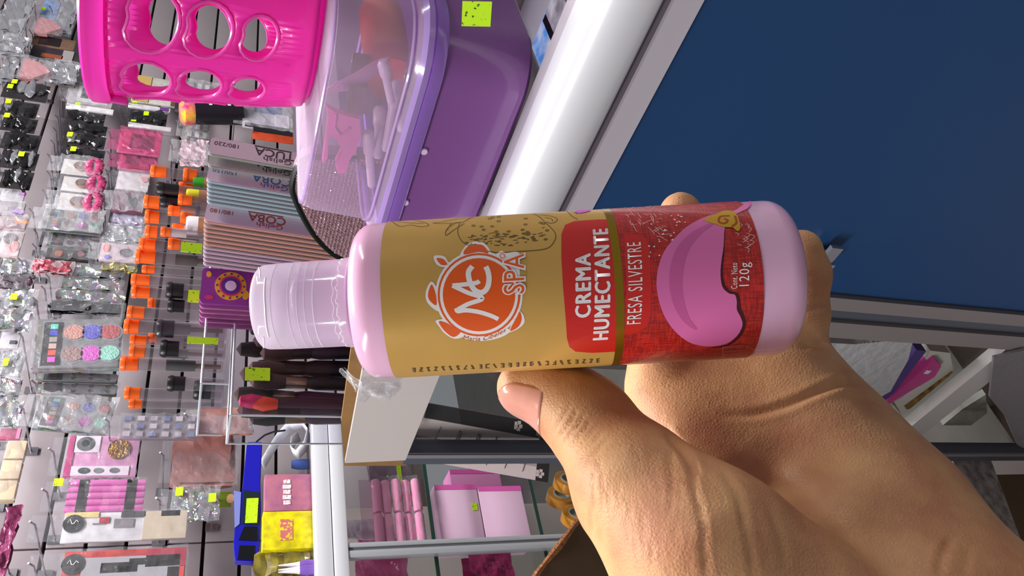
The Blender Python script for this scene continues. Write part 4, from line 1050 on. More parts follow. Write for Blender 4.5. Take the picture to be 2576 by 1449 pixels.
# ---- cards taped to the far end of the counter edge
ke = [onX(x, y, .4795) for x, y in ((912, 930), (868, 1165), (1020, 1158), (1112, 930))]
o0 = sum(ke, Vector()) / 4; pl = thing('cream_plate', 'cream plastic plate taped over the end of the white counter rail', 'plate', o0)
bm = bmesh.new(); a = [bm.verts.new(p - o0) for p in ke]; b_ = [bm.verts.new(p - o0 + Vector((.005, 0, 0))) for p in ke]
bm.faces.new(a); bm.faces.new(b_[::-1])
for i in range(4): bm.faces.new((a[i], b_[i], b_[(i + 1) % 4], a[(i + 1) % 4]))
bm_obj('plate_sheet', bm, pmat('cream_plastic', (212, 202, 198), .38, coat=.2), pl)
TAPE = film('clear_tape', (240, 240, 244), .12, .06, .8, 70, fres=1.)
def crumple(name, c, w_, h_, mat, parent, amp, seed, rot=None, n=10, sc=40.):
    bm = bmesh.new(); bmesh.ops.create_grid(bm, x_segments=n, y_segments=n, size=.5)
    for v in bm.verts: v.co = Vector((v.co.x * w_, 0, v.co.y * h_))
    wob(bm, amp, seed, sc); 
    if rot is not None: bmesh.ops.transform(bm, matrix=rot.to_4x4(), verts=bm.verts[:])
    bmesh.ops.translate(bm, verts=bm.verts[:], vec=c); return bm_obj(name, bm, mat, parent)
tp = onX(925, 980, .472); tt = thing('adhesive_tape', 'crumpled clear tape folded over the cream plate edge', 'tape', tp)
crumple('tape_strip', (-.001, 0, -.012), .035, .038, TAPE, tt, .006, 4, Matrix.Rotation(PI / 2, 3, 'Z'), 12, 90); crumple('tape_fold', (.012, .0, .016), .028, .03, TAPE, tt, .006, 9, Matrix.Rotation(1.2, 3, 'Z') @ Matrix.Rotation(.8, 3, 'X'), 12, 90)
kp = [onX(x, y, .512) for x, y in ((884, 870), (858, 1060), (866, 1172), (1020, 1172), (1010, 870))]
o0 = kp[0].copy(); kc = thing('kraft_card', 'brown cardboard strip standing behind the cream plate', 'cardboard', o0)
bm = bmesh.new(); a = [bm.verts.new(p - o0) for p in kp]; b_ = [bm.verts.new(p - o0 + Vector((.004, 0, 0))) for p in kp]; bm.faces.new(a); bm.faces.new(b_[::-1])
for i in range(5): bm.faces.new((a[i], b_[i], b_[(i + 1) % 5], a[(i + 1) % 5]))
bm_obj('card_sheet', bm, pmat('kraft', (150, 112, 64), .8, noise=.15, nscale=40), kc)

# ---- card of hairpins behind the glass of the counter end
hp_ = [onX(x, y, .53) for x, y in ((1062, 1010), (1390, 1068), (1378, 1212), (1022, 1150))]
o0 = sum(hp_, Vector()) / 4; hc = thing('hairpin_card', 'white card of bobby pins with black flowered border behind the counter glass', 'card', o0)
def on_card(u, v, d=0.): 
    p = hp_[0].lerp(hp_[1], u).lerp(hp_[3].lerp(hp_[2], u), v); return p - o0 + Vector((-d, 0, 0))
def card_quad(name, u0, v0, u1, v1, d0, d1, mat, parent):
    q = [(u0, v0), (u1, v0), (u1, v1), (u0, v1)]; bm = bmesh.new(); a = [bm.verts.new(on_card(*p, d1)) for p in q]; b = [bm.verts.new(on_card(*p, d0)) for p in q]
    bm.faces.new(a); bm.faces.new(b[::-1])
    for i in range(4): bm.faces.new((a[i], b[i], b[(i + 1) % 4], a[(i + 1) % 4]))
    return bm_obj(name, bm, mat, parent)
card_quad('card', 0, 0, 1, 1, 0, .001, flat((222, 204, 204), .6), hc)
card_quad('black_border', .04, 0, 1, .24, .001, .0014, flat((38, 34, 36), .5), hc); card_quad('black_border', .90, .24, 1, 1, .001, .0014, flat((38, 34, 36), .5), hc)
card_quad('grey_band', 0, .56, .9, .74, .001, .0013, flat((176, 160, 164), .6), hc)
for u, v, s_ in ((.9, .14, .06), (.93, .85, .05), (.72, .1, .03)):
    for k in range(5):
        a = k * 2 * PI / 5; uu, vv = u + .02 * math.cos(a), v + .055 * math.sin(a); card_quad('petal', uu - .013, vv - .03, uu + .013, vv + .03, .0014, .0018, flat((214, 196, 196), .6), hc)
PIN = flat((118, 104, 108), .35, .4)
for k in range(6):
    u = .12 + .135 * k; pts = [on_card(u, .86, .0022), on_card(u + .045, .34, .0022)]
    if k in (1, 2): pts += [on_card(u + .06, .36, .0022), on_card(u + .02, .84, .0022)]
    tube('bobby_pin', pts, .0008, PIN, hc, 5)

# ---- goods in the far glass cabinet
def film_bag(lb, c, w_, h_, dep, tint, seed, body=.16, grp=None, name='plastic_bag', mat=None):
    t = thing(name, lb, 'bag', c, group=grp); m_ = mat or film('bag_%d_%d_%d' % tint, tint, body, .1, .6, 45, diff=tint)
    crumple('bag_front', (0, -dep / 2, 0), w_, h_, m_, t, .006, seed); crumple('bag_back', (0, dep / 2, 0), w_, h_, m_, t, .004, seed + 5); return t
RP = pmat('pink_foam', (240, 168, 200), .7)
def foam_pack(lb, px0, px1, Y, cols, rowsn, grp):
    A = onY(*px0, Y); B = onY(*px1, Y); xl, xr = min(A.x, B.x), max(A.x, B.x); zt_, zb_ = max(A.z, B.z), min(A.z, B.z)
    zb_ = .7575; t = thing('foam_roller_pack', lb, 'pack', ((xl + xr) / 2, Y, zb_), group=grp)
    h1 = (zt_ - zb_) / rowsn; w1 = (xr - xl) / cols
    for r in range(rowsn):
        for c in range(cols):
            bm = bmesh.new(); bm_lathe(bm, [(0, -w1 * .47), (h1 * .4, -w1 * .47), (h1 * .47, -w1 * .40), (h1 * .47, w1 * .40), (h1 * .4, w1 * .47), (0, w1 * .47)], 14, Matrix.Translation((xl - (xl + xr) / 2 + w1 * (c + .5), .006 * (r % 2) , h1 * (r + .5))) @ Matrix.Rotation(PI / 2, 4, 'Y'))
            bm_obj('foam_roller', bm, RP, t, True)
    crumple('clear_bag', (0, -h1 * .5 - .004, (zt_ - zb_) / 2 + .006), (xr - xl) * 1.02, (zt_ - zb_) * .96, film('roller_bag', (245, 232, 240), .06, .08, .7, 40), t, .004, 3)
    box('bag_header', (0, .004, zt_ - zb_ + .01), ((xr - xl) * 1.02, .001, .03), film('roller_bag', (245, 232, 240), .06, .08, .7, 40), t)
    return t
foam_pack('clear bag of pink foam rollers on the upper glass shelf', (945, 1384), (1076, 1205), 1.545, 2, 5, None)
foam_pack('clear bag of pink foam rollers standing on the lower glass shelf end', (1396 + 12, 1440), (1440, 1392), 1.56, 1, 2, None) if False else None
PK1 = pmat('pale_pink_paper', (240, 200, 228), .5); PK2 = pmat('hot_pink_film', (226, 96, 178), .35, coat=.3)
def wax_box(lb, px0, px1, Y, mat, stick=None, zb=None):
    A = onY(*px0, Y); B = onY(*px1, Y); c = Vector(((A.x + B.x) / 2, Y, min(A.z, B.z) if zb is None else zb)); t = thing('pink_box', lb, 'box', c); w_ = abs(A.x - B.x); h_ = abs(A.z - B.z)
    box('carton', (0, .03, h_ / 2), (w_, .06, h_), mat, t, .003); box('side_band', (w_ / 2 - .006, -.0006, h_ / 2), (.012, .001, h_ * .98), PK2, t)
    if stick: p = onY(*stick, Y) - c; sticker(t, (p.x, -.0012, p.z), .018, .012)
    return t
zB = .509; B0, B1 = onY(1256, 1372, 1.555), onY(1336, 1222, 1.555); hB_ = abs(B0.z - B1.z)
wax_box('pale pink box with green price sticker, lying on another box', (1172, 1374), (1252, 1218), 1.555, PK1, (1194, 1275), zB + hB_ + .002)
wax_box('pale pink box without sticker under the one with a sticker', (1256, 1372), (1336, 1222), 1.555, PK1, None, zB)
wax_box('pink box set further back behind the two pale pink ones', (1196, 1222), (1312, 1180), 1.66, pmat('mid_pink', (232, 150, 204), .5), None, .509)
film_bag('magenta clear bag slumped beside the pale pink boxes', onY(1136, 1316, 1.585), .10, .062, .03, (196, 92, 160), 2, .4)
film_bag('deep pink bag on the lowest cabinet shelf', onY(1230, 1446, 1.60), .10, .10, .05, (170, 50, 104), 6, .55)
film_bag('pink clear bag beyond the aluminium post', onY(960, 1436, 1.60), .12, .10, .05, (226, 130, 180), 8, .5)
film_bag('small clear bag with yellow tag hanging under the rail', onY(975, 1180, 1.57), .05, .09, .02, (206, 190, 206), 12, .2)
ts = onY(1004, 1186, 1.555); t = thing('shelf_tag', 'thin yellow green tag on the clear bag below the rail', 'price tag', ts); box('tag_paper', (0, 0, 0), (.05, .001, .010), NEON, t)
film_bag('white paper bag wedged behind the pink rollers', onY(940, 1330, 1.64), .04, .14, .01, (214, 210, 218), 14, .6)
AMB = pmat('amber_tape', (176, 116, 36), .2, coat=.6)
for (x, y), Y, lb in (((1422, 1215), 1.545, 'roll of amber tape leaning at the front of the pair'), ((1412, 1252), 1.60, 'roll of amber tape standing behind the front roll'), ((1440, 1302), 1.55, 'lowest roll of amber tape above the torn carton')):
    P = onY(x, y, Y); R_ = .036; t = thing('tape_roll', lb, 'tape', (P.x, P.y, ROLL_Z + R_ + .0005), (0, 0, .5))
    rot = Matrix.Rotation(PI / 2, 4, 'X')
    lathe('tape_winding', [(R_ * .62, -.012), (R_, -.012), (R_, .012), (R_ * .62, .012), (R_ * .62, -.012)], AMB, t, 32, rot, close=False); lathe('card_core', [(R_ * .5, -.0125), (R_ * .62, -.0125), (R_ * .62, .0125), (R_ * .5, .0125), (R_ * .5, -.0125)], flat((150, 150, 140), .6), t, 28, rot, close=False)
# ---- torn cartons on the floor
CARD = pmat('dark_carton', (112, 88, 62), .85, noise=.12, nscale=20)
CY = .90; zc_ = .205                                    # front of the carton stack in the aisle, top of the lower carton
ct = thing('cardboard_carton', 'upper brown cardboard carton with torn orange-edged flap below the tape rolls', 'carton', (.26, CY, zc_))
ep = [onY(x, y, CY) for x, y in ((1560, 1268), (1472, 1288), (1440, 1330), (1405, 1378), (1368, 1422), (1350, 1446), (1330, 1475))]
outl = [(.215, 0), (.215, ep[0].z - zc_)] + [(p.x - .26, p.z - zc_) for p in ep] + [(-.22, ep[-1].z - zc_ + .02), (-.22, 0)]
outl = [(min(x, .215), z) for x, z in outl]
prism('carton_front', outl[:1] + outl[2:], 0, .006, CARD, ct, FRONT)
bm = bmesh.new(); bm_tube(bm, [(p.x - .26, -.003, p.z - zc_) for p in ep], [.003, .005, .004, .006, .004, .005, .003], 6); bm_obj('torn_edge', bm, pmat('torn_paper', (224, 150, 96), .9, bump=.5, bscale=300, noise=.4, nscale=120), ct)
span('carton_side', (.209, 0, 0), (.215, .30, .25), CARD, ct); span('carton_floor', (-.22, 0, 0), (.215, .30, .006), CARD, ct); span('carton_back', (-.22, .294, 0), (.215, .30, .30), CARD, ct); span('carton_side', (-.22, 0, 0), (-.214, .30, .30), CARD, ct)
ct2 = thing('cardboard_carton', 'lower brown cardboard carton with a taped newsprint label', 'carton', (.26, CY, -.25))
box('carton_body', (0, .16, .2275), (.455, .32, .455), CARD, ct2, .004)
yf = CY; c0 = ct2.location
q = [onY(x, y, yf) - c0 for x, y in ((2395, 1158), (2492, 1158), (2590, 1420), (2510, 1420))]
bm = bmesh.new(); a = [bm.verts.new(p) for p in q]; bm.faces.new(a); b2 = bmesh.ops.extrude_face_region(bm, geom=bm.faces[:]); bmesh.ops.translate(bm, verts=[v for v in b2['geom'] if isinstance(v, bmesh.types.BMVert)], vec=(0, -.0012, 0))
bm_obj('newsprint_label', bm, pmat('newsprint', (176, 166, 160), .8, noise=.5, nscale=55, col2=(104, 96, 94)), ct2)
bm = bmesh.new(); pts = [onY(x, y, yf - .001) - c0 for x, y in ((2442, 1290), (2452, 1320), (2470, 1330), (2468, 1350), (2490, 1372), (2500, 1394))]; bm_tube(bm, pts, .003, 5); bm_obj('marker_scrawl', bm, flat((40, 30, 24), .9), ct2)

# ---- stock in the glazed bay under the counter
bz = .184
def bay(name, lb, cat, px4, X, th, mat, extra=None):
    P = [onX(x, y, X) for x, y in px4]; zlo = -9 if X < .5 else (-.164 if X > .59 else .186); P = [Vector((p.x, p.y, max(p.z, zlo))) for p in P]; c = sum(P, Vector()) / len(P); t = thing(name, lb, cat, c)
    bm = bmesh.new(); a = [bm.verts.new(p - c) for p in P]; b = [bm.verts.new(p - c + Vector((th, 0, 0))) for p in P]; n = len(P); bm.faces.new(a); bm.faces.new(b[::-1])
    for i in range(n): bm.faces.new((a[i], b[i], b[(i + 1) % n], a[(i + 1) % n]))
    bm_obj('pack_body', bm, mat, t); return t
t = bay('white_bag', 'white plastic bag drooping in front of the stock behind the counter glass', 'bag', [(2070, 862), (2150, 866), (2298, 853), (2285, 905), (2240, 985), (2195, 1010), (2120, 940), (2070, 930)], .518, .010, pmat('white_bag_film', (196, 188, 194), .45, bump=.4, bscale=60))
bay('violet_pack', 'violet packet slanting beside the white plastic bag', 'packet', [(2305, 880), (2330, 884), (2225, 1020), (2200, 1028)], .524, .02, flat((84, 62, 130), .4))
t = bay('magenta_pack', 'magenta packet with white square tag leaning in the glazed bay', 'packet', [(2352, 905), (2368, 922), (2352, 948), (2228, 1022), (2210, 1026)], .522, .02, flat((200, 62, 140), .4)); P = onX(2334, 936, .5215) - t.location; box('white_tag', (P.x, P.y, P.z), (.001, .008, .008), flat((230, 220, 226), .5), t)
bay('white_box', 'white cornered box behind the magenta packet', 'box', [(2340, 882), (2390, 888), (2398, 930), (2272, 1022), (2255, 1010), (2350, 950), (2330, 905)], .53, .03, flat((206, 196, 190), .5))
bay('ochre_pack', 'ochre patterned packet on the glazed bay shelf', 'packet', [(2398, 938), (2436, 946), (2330, 1030), (2280, 1030)], .528, .03, pmat('ochre_print', (176, 134, 62), .5, noise=.5, nscale=80, col2=(90, 60, 40)))
bay('cream_pack', 'small cream carton at the hand side of the bay shelf', 'box', [(2222, 1030), (2248, 1020), (2270, 1046), (2246, 1068)], .522, .03, flat((206, 192, 176), .5))
bay('white_carton', 'white crumpled paper carton below the bay shelf edge', 'carton', [(2372, 1070), (2420, 1030), (2480, 992), (2500, 1040), (2540, 1072)], .60, .012, pmat('white_paper', (206, 200, 192), .7, bump=.5, bscale=50))
cb = bay('clear_sack', 'grey translucent sack lying against the bay glass', 'bag', [(2500, 900), (2580, 880), (2600, 1140), (2560, 1120), (2530, 1050), (2490, 1000)], .491, .004, film('grey_sack', (190, 180, 184), .45, .25, .5, 40, diff=(150, 144, 150)))

# ---- packets under the glass top
for q, s_, c_, lb in (((1365, 100), (.05, .05), (60, 130, 206), 'blue packet under the glass counter top'), ((1395, 40), (.06, .05), (112, 98, 108), 'grey packet under the glass counter top'), ((1385, 175), (.05, .035), (196, 110, 160), 'pink and white packet under the glass counter top'), ((1362, 240), (.05, .04), (176, 108, 60), 'brown packet under the glass counter top')):
    P = onZ(*q, .90); t = thing('flat_packet', lb, 'packet', (P.x, P.y, .87)); box('packet_face', (0, 0, .015), (s_[0], s_[1], .03), pmat('pk_%d' % c_[0], c_, .3, noise=.4, nscale=40, col2=(200, 196, 204)), t, .003)
for q in ((1318, 330), (1262, 440)):
    P = onX(*q, .545); t = thing('white_clip', 'white plastic clip beneath the purple box edge' if q[1] < 400 else 'white plastic clip near the far end of the purple box', 'clip', (P.x, P.y, TOP)); box('clip_bar', (0, 0, .004), (.006, .03 if q[1] < 400 else .012, .008), flat((226, 222, 220), .4), t, .001)

# ---- things standing on the far cabinet behind its white rail
def stand(px0, px1, Y):
    A = onY(*px0, Y); B = onY(*px1, Y); return min(A.x, B.x), max(A.x, B.x), min(A.z, B.z), max(A.z, B.z)
x0, x1, z0, z1 = stand((665, 1286), (788, 1192), 1.535)
t = thing('soap_box', 'dusty pink soap box with white lettering standing on the cabinet top', 'box', ((x0 + x1) / 2, 1.55, .997)); h_ = z1 - .997
box('carton', (0, 0, h_ / 2), (x1 - x0, .03, h_), pmat('dusty_pink', (186, 112, 132), .45, noise=.3, nscale=50, col2=(160, 96, 128)), t, .002)
bm = bmesh.new(); rg = random.Random(2)
for k in range(5): bm_box(bm, (-.024 + .012 * k, -.0155, h_ * .54), (.009, .001, .014 + .003 * (k % 2)))
bm_obj('white_lettering', bm, speck('white_letters', (240, 232, 236), (186, 112, 132), 260, .55), t)
x0, x1, z0, z1 = stand((660, 1384), (780, 1284), 1.535)
t = thing('yellow_box', 'bright yellow box with pink print standing on the cabinet top', 'box', ((x0 + x1) / 2, 1.55, .997)); h_ = z1 - .997
box('carton', (0, 0, h_ / 2), (x1 - x0, .03, h_), pmat('bright_yellow', (240, 226, 10), .4, noise=.35, nscale=55, col2=(190, 176, 20)), t, .002)
box('print_panel', (0, -.0155, h_ * .54), (.045, .001, .024), speck('pink_print', (206, 110, 110), (236, 220, 20), 220, .55), t)
x0, x1, z0, z1 = stand((638, 1445), (755, 1384), 1.545)
t = thing('olive_bag', 'olive and violet glossy bag slumped beside the yellow box', 'bag', ((x0 + x1) / 2, 1.56, .997)); h_ = z1 - .997
crumple('bag_skin', (0, -.012, h_ / 2), x1 - x0, h_, pmat('olive_foil', (150, 138, 40), .25, noise=.6, nscale=40, col2=(110, 96, 70), coat=.4), t, .01, 3); crumple('bag_skin', (0, .012, h_ / 2), x1 - x0, h_, pmat('olive_foil', (150, 138, 40), .25), t, .01, 7)
for k, (xx, yy) in enumerate(((735, 1432), (752, 1420), (770, 1436))):
    P = onY(xx, yy, 1.53); t = thing('nozzle_bottle', 'violet bottle with white nozzle, %s from the white rail' % ORD[2 - k], 'bottle', (P.x, P.y, .997), group='violet nozzle bottles'); hh_ = .05
    lathe('body', [(0, 0), (.008, 0), (.009, .02), (.006, .03), (0, .03)], flat((120, 84, 170), .3), t, 14, close=False); lathe('nozzle', [(.006, .03), (.0045, .036), (.0012, .07), (0, .07)], flat((226, 222, 228), .35), t, 12, close=False)
# blue scanner-like torch hanging by its cord in front of the wall
x0, x1, z0, z1 = stand((585, 1412), (662, 1112), 1.56)
t = thing('handheld_device', 'royal blue handheld device with dark windows and a green price sticker', 'handheld device', ((x0 + x1) / 2, 1.57, (z0 + z1) / 2))
BL = pmat('royal_blue', (22, 18, 176), .25, coat=.5); Lx = x1 - x0; Hz = z1 - z0
def dxz(x, y): p = onY(x, y, 1.56) - t.location; return (p.x, p.z)
body = [dxz(*p) for p in ((622, 1112), (660, 1112), (655, 1215), (657, 1285), (654, 1370), (648, 1412), (592, 1410), (588, 1370), (594, 1290), (600, 1250), (610, 1232), (616, 1170))]
bm = bmesh.new(); bm_prism(bm, body, -.012, .012, FRONT); bmesh.ops.bevel(bm, geom=bm.edges[:], offset=.002, segments=2, affect='EDGES'); bm_obj('shell', bm, BL, t, True)
def inlay(name, pp, mat, d0=.012, d1=.0135): return prism(name, [dxz(*p) for p in pp], d0, d1, mat, t, FRONT)
DKG = flat((14, 16, 22), .2)
inlay('dark_window', ((612, 1235), (652, 1240), (650, 1322), (608, 1320)), flat((24, 40, 44), .25)); inlay('price_sticker', ((620, 1256), (650, 1255), (646, 1317), (616, 1318)), NEON, .0135, .0142)
inlay('dark_window', ((614, 1326), (646, 1326), (648, 1362), (600, 1360)), DKG); inlay('dark_window', ((602, 1374), (640, 1374), (638, 1410), (598, 1408)), DKG); inlay('clear_edge', ((588, 1236), (606, 1240), (602, 1320), (590, 1330)), pmat('pale_blue_gloss', (130, 140, 214), .15, coat=.6))
tube('power_cord', [(*dxz(640, 1112)[:1], 0, dxz(640, 1112)[1])] + [(dxz(*p)[0], .004, dxz(*p)[1]) for p in ((650, 1100), (668, 1086), (690, 1078), (720, 1074))], .0022, flat((20, 18, 18), .4), t, 8)
# white curled strap and blue nozzle cap
P = onY(745, 1110, 1.56); t = thing('white_ribbon', 'white curled ribbon behind the cabinet rail', 'ribbon', P)
pts = [onY(x, y, Y) - P for x, y, Y in ((660, 1170, 1.62), (680, 1135, 1.61), (702, 1100, 1.60), (728, 1072, 1.58), (760, 1066, 1.56), (778, 1088, 1.55), (770, 1120, 1.55), (748, 1145, 1.56), (734, 1135, 1.58), (736, 1110, 1.60), (752, 1098, 1.61))]
V = []; Fc = []; dp = densify([tuple(p) for p in pts], 1, False) if False else pts
sm_ = []
for i in range(len(pts) - 1):
    for k in range(4): sm_.append(pts[i].lerp(pts[i + 1], k / 4))
sm_.append(pts[-1])
for i, p in enumerate(sm_):
    V += [p + Vector((.012, -.02, .010)) * .5, p - Vector((.012, -.02, .010)) * .5]
    if i: Fc.append((2 * i - 2, 2 * i, 2 * i + 1, 2 * i - 1))
o = mk('ribbon_band', V, Fc, flat((226, 226, 232), .5), t, True); s_ = o.modifiers.new('th', 'SOLIDIFY'); s_.thickness = .001
P = onY(768, 1168, 1.60); t = thing('squat_bottle', 'small blue bottle under the white ribbon', 'bottle', (P.x, P.y, .997)); lathe('bottle_shell', [(0, 0), (.012, 0), (.012, .02), (.009, .034), (0, .034)], flat((60, 84, 150), .35), t, 18, close=False)

# ================================================================== PACKS HANGING ON THE SLATTED WALL
CLR = film('pouch_clear', (244, 244, 247), .02, .10, .45, 38, fres=1., ior=1.75, diff=(236, 236, 242))
CLRW = film('pouch_glare', (244, 244, 247), .07, .10, .5, 38, fres=1.2, ior=1.9, diff=(244, 244, 250))  # broad glare painted into the clear film as a white body colour
CLRB = film('pouch_over_black', (246, 246, 248), .0, .06, .35, 30, fres=.75, glossy=True)
HOLO = holo('holo_foil'); HOLO2 = holo('holo_foil_soft', .2, .5, 30)
SILV = pmat('silver_foil', (236, 236, 242), .14, .85, bump=.3, bscale=45)
BLKG = pmat('black_gloss', (14, 13, 15), .16, coat=.5, bump=.3, bscale=45)
CHAR = pmat('charcoal_gloss', (38, 35, 37), .2, coat=.6, bump=.5, bscale=60)
STEEL = pmat('hook_steel', (178, 176, 182), .25, .9)
def lump(name, c, s, mat, parent, seed, amp=.25, sub=2):
    bm = bmesh.new(); bmesh.ops.create_icosphere(bm, subdivisions=sub, radius=1.0)
    wob(bm, amp, seed, 1.7)
    for v in bm.verts: v.co = Vector((v.co.x * s[0] + c[0], v.co.y * s[1] + c[1], v.co.z * s[2] + c[2]))
    return bm_obj(name, bm, mat, parent, True)
def fdisc(name, x, z, r, mat, parent, y=-.004, th=.004, n=18, sq=1.0):
    o = prism(name, [(x + r * math.cos(2 * PI * k / n), z + r * sq * math.sin(2 * PI * k / n)) for k in range(n)], -y - th, -y, mat, parent, FRONT); return o
def frect(name, x, z, w_, h_, mat, parent, y=-.003, th=.002): return box(name, (x, y + th / 2, z), (w_, th, h_), mat, parent)
pack_no = [0]
def pack(name, lb, cat, bb, Y, kind, grp=None, stick=(), yaw=0., roll=0., film_=None, hang=True, header=.03, **k):
    """one pack hanging from the wall; bb = picture extents (x0, y0, x1, y1), Y = how far along the hook it hangs"""
    x0, y0, x1, y1 = bb; xm, ym = (x0 + x1) / 2, (y0 + y1) / 2
    C = onY(xm, ym, Y); w_ = abs(onY(xm, y0, Y).x - onY(xm, y1, Y).x); h_ = abs(onY(x0, ym, Y).z - onY(x1, ym, Y).z)
    pack_no[0] += 1; sd = pack_no[0]; rg = random.Random(sd * 7 + 1)
    t = thing(name, lb, cat, C, (0, math.radians(roll), math.radians(yaw)), grp)
    kind(t, w_, h_, rg, sd, **k)
    if film_ is not None:
        crumple('pouch', (0, -.010, 0), w_ * 1.04, h_ * 1.03, film_, t, .0065, sd, None, 9, 55)
        if header: crumple('pouch_header', (0, -.002, h_ / 2 + header / 2), w_ * .9, header, film_, t, .002, sd + 3, None, 4, 60)
    for fx, fz in stick: sticker(t, (fx * w_, -.0155, fz * h_), min(.022, w_ * .4), min(.016, h_ * .22), (0, -1, .1))
    if hang:
        hk = thing('display_hook', ' '.join(('steel hook holding the ' + lb).split()[:16]).rstrip(','), 'hook', (C.x, WY, C.z + h_ / 2 + (header if film_ else 0) * .8), group='steel display hooks')
        tube('hook_rod', [(0, 0, 0), (0, Y - WY - .02, 0), (0, Y - WY - .035, .008)], .0022, STEEL, hk, 6); box('hook_plate', (0, -.003, 0), (.02, .006, .03), STEEL, hk)
    return t
# -- kinds of contents
def k_black(t, w_, h_, rg, sd, n=4, mats=(BLKG, BLKG, CHAR), back=(44, 40, 42)):
    frect('backing_card', 0, 0, w_ * .96, h_ * .94, flat(back, .4), t, .004, .001)
    for i in range(n):
        lump('folded_piece', (rg.uniform(-.24, .24) * w_, -.002, (-.38 + .76 * (i + .5) / n) * h_), (w_ * rg.uniform(.3, .46), .008, h_ / n * rg.uniform(.42, .6)), rg.choice(mats), t, sd * 3 + i, .45)
def k_card(t, w_, h_, rg, sd, col=(200, 200, 200), items=(), col2=None, th=.006):
    box('card', (0, .002, 0), (w_, th, h_), pmat('card_%d_%d_%d' % col, col, .4, noise=.25 if col2 is None else .6, nscale=45, col2=col2), t, .001)
    for it in items:
        nm, sh, x, z, a, b_, m = it
        if sh == 's':
            tube(nm, [(x * w_ + a * math.sin(q * 1.9) * (.4 + .1 * q), -.0105, z * h_ + b_ * (q - 2.5) / 2.5) for q in range(6)], .0012, m, t, 5)
        elif sh == 'd': fdisc(nm, x * w_, z * h_, a * w_, m, t, -.005, .004, sq=b_)
        else: frect(nm, x * w_, z * h_, a * w_, b_ * h_, m, t, -.0035, .003)
def k_foil(t, w_, h_, rg, sd, mat=SILV, n=3, back=None):
    if back: frect('backing_card', 0, 0, w_ * .9, h_ * .9, flat(back, .4), t, .006, .001)
    for i in range(n): crumple('foil_sheet', (rg.uniform(-.1, .1) * w_, -.006 * i, rg.uniform(-.05, .05) * h_), w_ * rg.uniform(.75, 1), h_ * rg.uniform(.8, 1), mat, t, .011, sd * 5 + i, None, 9, 50)
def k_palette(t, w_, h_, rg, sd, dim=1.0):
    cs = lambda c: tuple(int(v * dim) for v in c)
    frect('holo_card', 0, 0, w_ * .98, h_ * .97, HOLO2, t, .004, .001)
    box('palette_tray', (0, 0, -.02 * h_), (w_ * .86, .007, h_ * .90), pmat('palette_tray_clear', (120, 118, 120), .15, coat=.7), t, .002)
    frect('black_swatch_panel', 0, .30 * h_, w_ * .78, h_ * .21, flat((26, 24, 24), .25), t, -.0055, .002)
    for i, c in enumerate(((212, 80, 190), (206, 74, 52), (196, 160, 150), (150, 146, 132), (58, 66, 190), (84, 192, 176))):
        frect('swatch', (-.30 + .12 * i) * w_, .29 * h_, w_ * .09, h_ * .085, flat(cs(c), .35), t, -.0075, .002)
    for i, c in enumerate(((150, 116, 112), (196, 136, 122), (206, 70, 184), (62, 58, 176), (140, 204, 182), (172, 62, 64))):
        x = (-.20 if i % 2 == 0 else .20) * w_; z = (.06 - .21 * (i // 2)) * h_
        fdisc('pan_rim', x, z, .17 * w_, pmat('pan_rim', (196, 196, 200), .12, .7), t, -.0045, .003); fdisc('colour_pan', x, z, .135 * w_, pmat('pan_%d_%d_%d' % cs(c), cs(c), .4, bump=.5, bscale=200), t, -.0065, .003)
def k_scrunchie(t, w_, h_, rg, sd):
    frect('backing_card', 0, .1 * h_, w_ * .9, h_ * .7, flat((206, 200, 196), .5), t, .006, .001)
    fdisc('gold_ring', 0, .0, .24 * w_, pmat('gold_ring', (196, 134, 86), .2, .9), t, -.005, .006); fdisc('dark_gem', 0, .0, .15 * w_, flat((96, 66, 70), .25), t, -.007, .005)
    bm = bmesh.new(); n = 40
    for q in range(1):
        bm_tube(bm, [(.40 * w_ * math.cos(2 * PI * k / n), -.004 + .004 * math.sin(k * 2.1), -.34 * h_ + .13 * h_ * math.sin(2 * PI * k / n)) for k in range(n + 1)], [.010 + .0045 * math.sin(k * 2.4) for k in range(n + 1)], 8, False)
    bm_obj('ruffled_band', bm, pmat('satin_rose', (206, 92, 140), .3, noise=.4, nscale=60, col2=(160, 40, 92)), t, True)
def k_rollers(t, w_, h_, rg, sd, n=5):
    for i in range(n):
        x = (-.4 + .8 * i / (n - 1)) * w_; r = w_ / n * .48
        lathe('roller', [(0, -.5 * h_), (r * .8, -.5 * h_), (r * .95, -.36 * h_), (r * .95, .36 * h_), (r * .8, .5 * h_), (0, .5 * h_)], pmat('roller_pink', (222, 108, 184), .4), t, 14, Matrix.Translation((x, 0, 0)), close=False)
        for z in (-.32, .30): lathe('black_band', [(r * 1.04, (z - .065) * h_), (r * 1.04, (z + .065) * h_)], flat((34, 32, 34), .35), t, 14, Matrix.Translation((x, 0, 0)), close=False)
def k_tips(t, w_, h_, rg, sd, col=(206, 150, 140), n=5):
    for i in range(n): crumple('stacked_sachet', (rg.uniform(-.03, .03) * w_, .004 * (n - i) - .01, (-.02 + .02 * i) * h_), w_ * .94, h_ * .92, pmat('sachet_%d_%d_%d' % col, col, .25, .3, coat=.5, noise=.3, nscale=30), t, .005, sd + i, Matrix.Rotation(-.12 * i + .2, 3, 'Z'), 6, 30)
def k_puff(t, w_, h_, rg, sd, col=(196, 128, 132)):
    prism('wedge_sponge', [(-.42 * w_, .38 * h_), (.42 * w_, .42 * h_), (.34 * w_, -.05 * h_), (0, -.42 * h_), (-.38 * w_, -.02 * h_)], -.012, .006, pmat('sponge_rose', col, .8), t, FRONT)
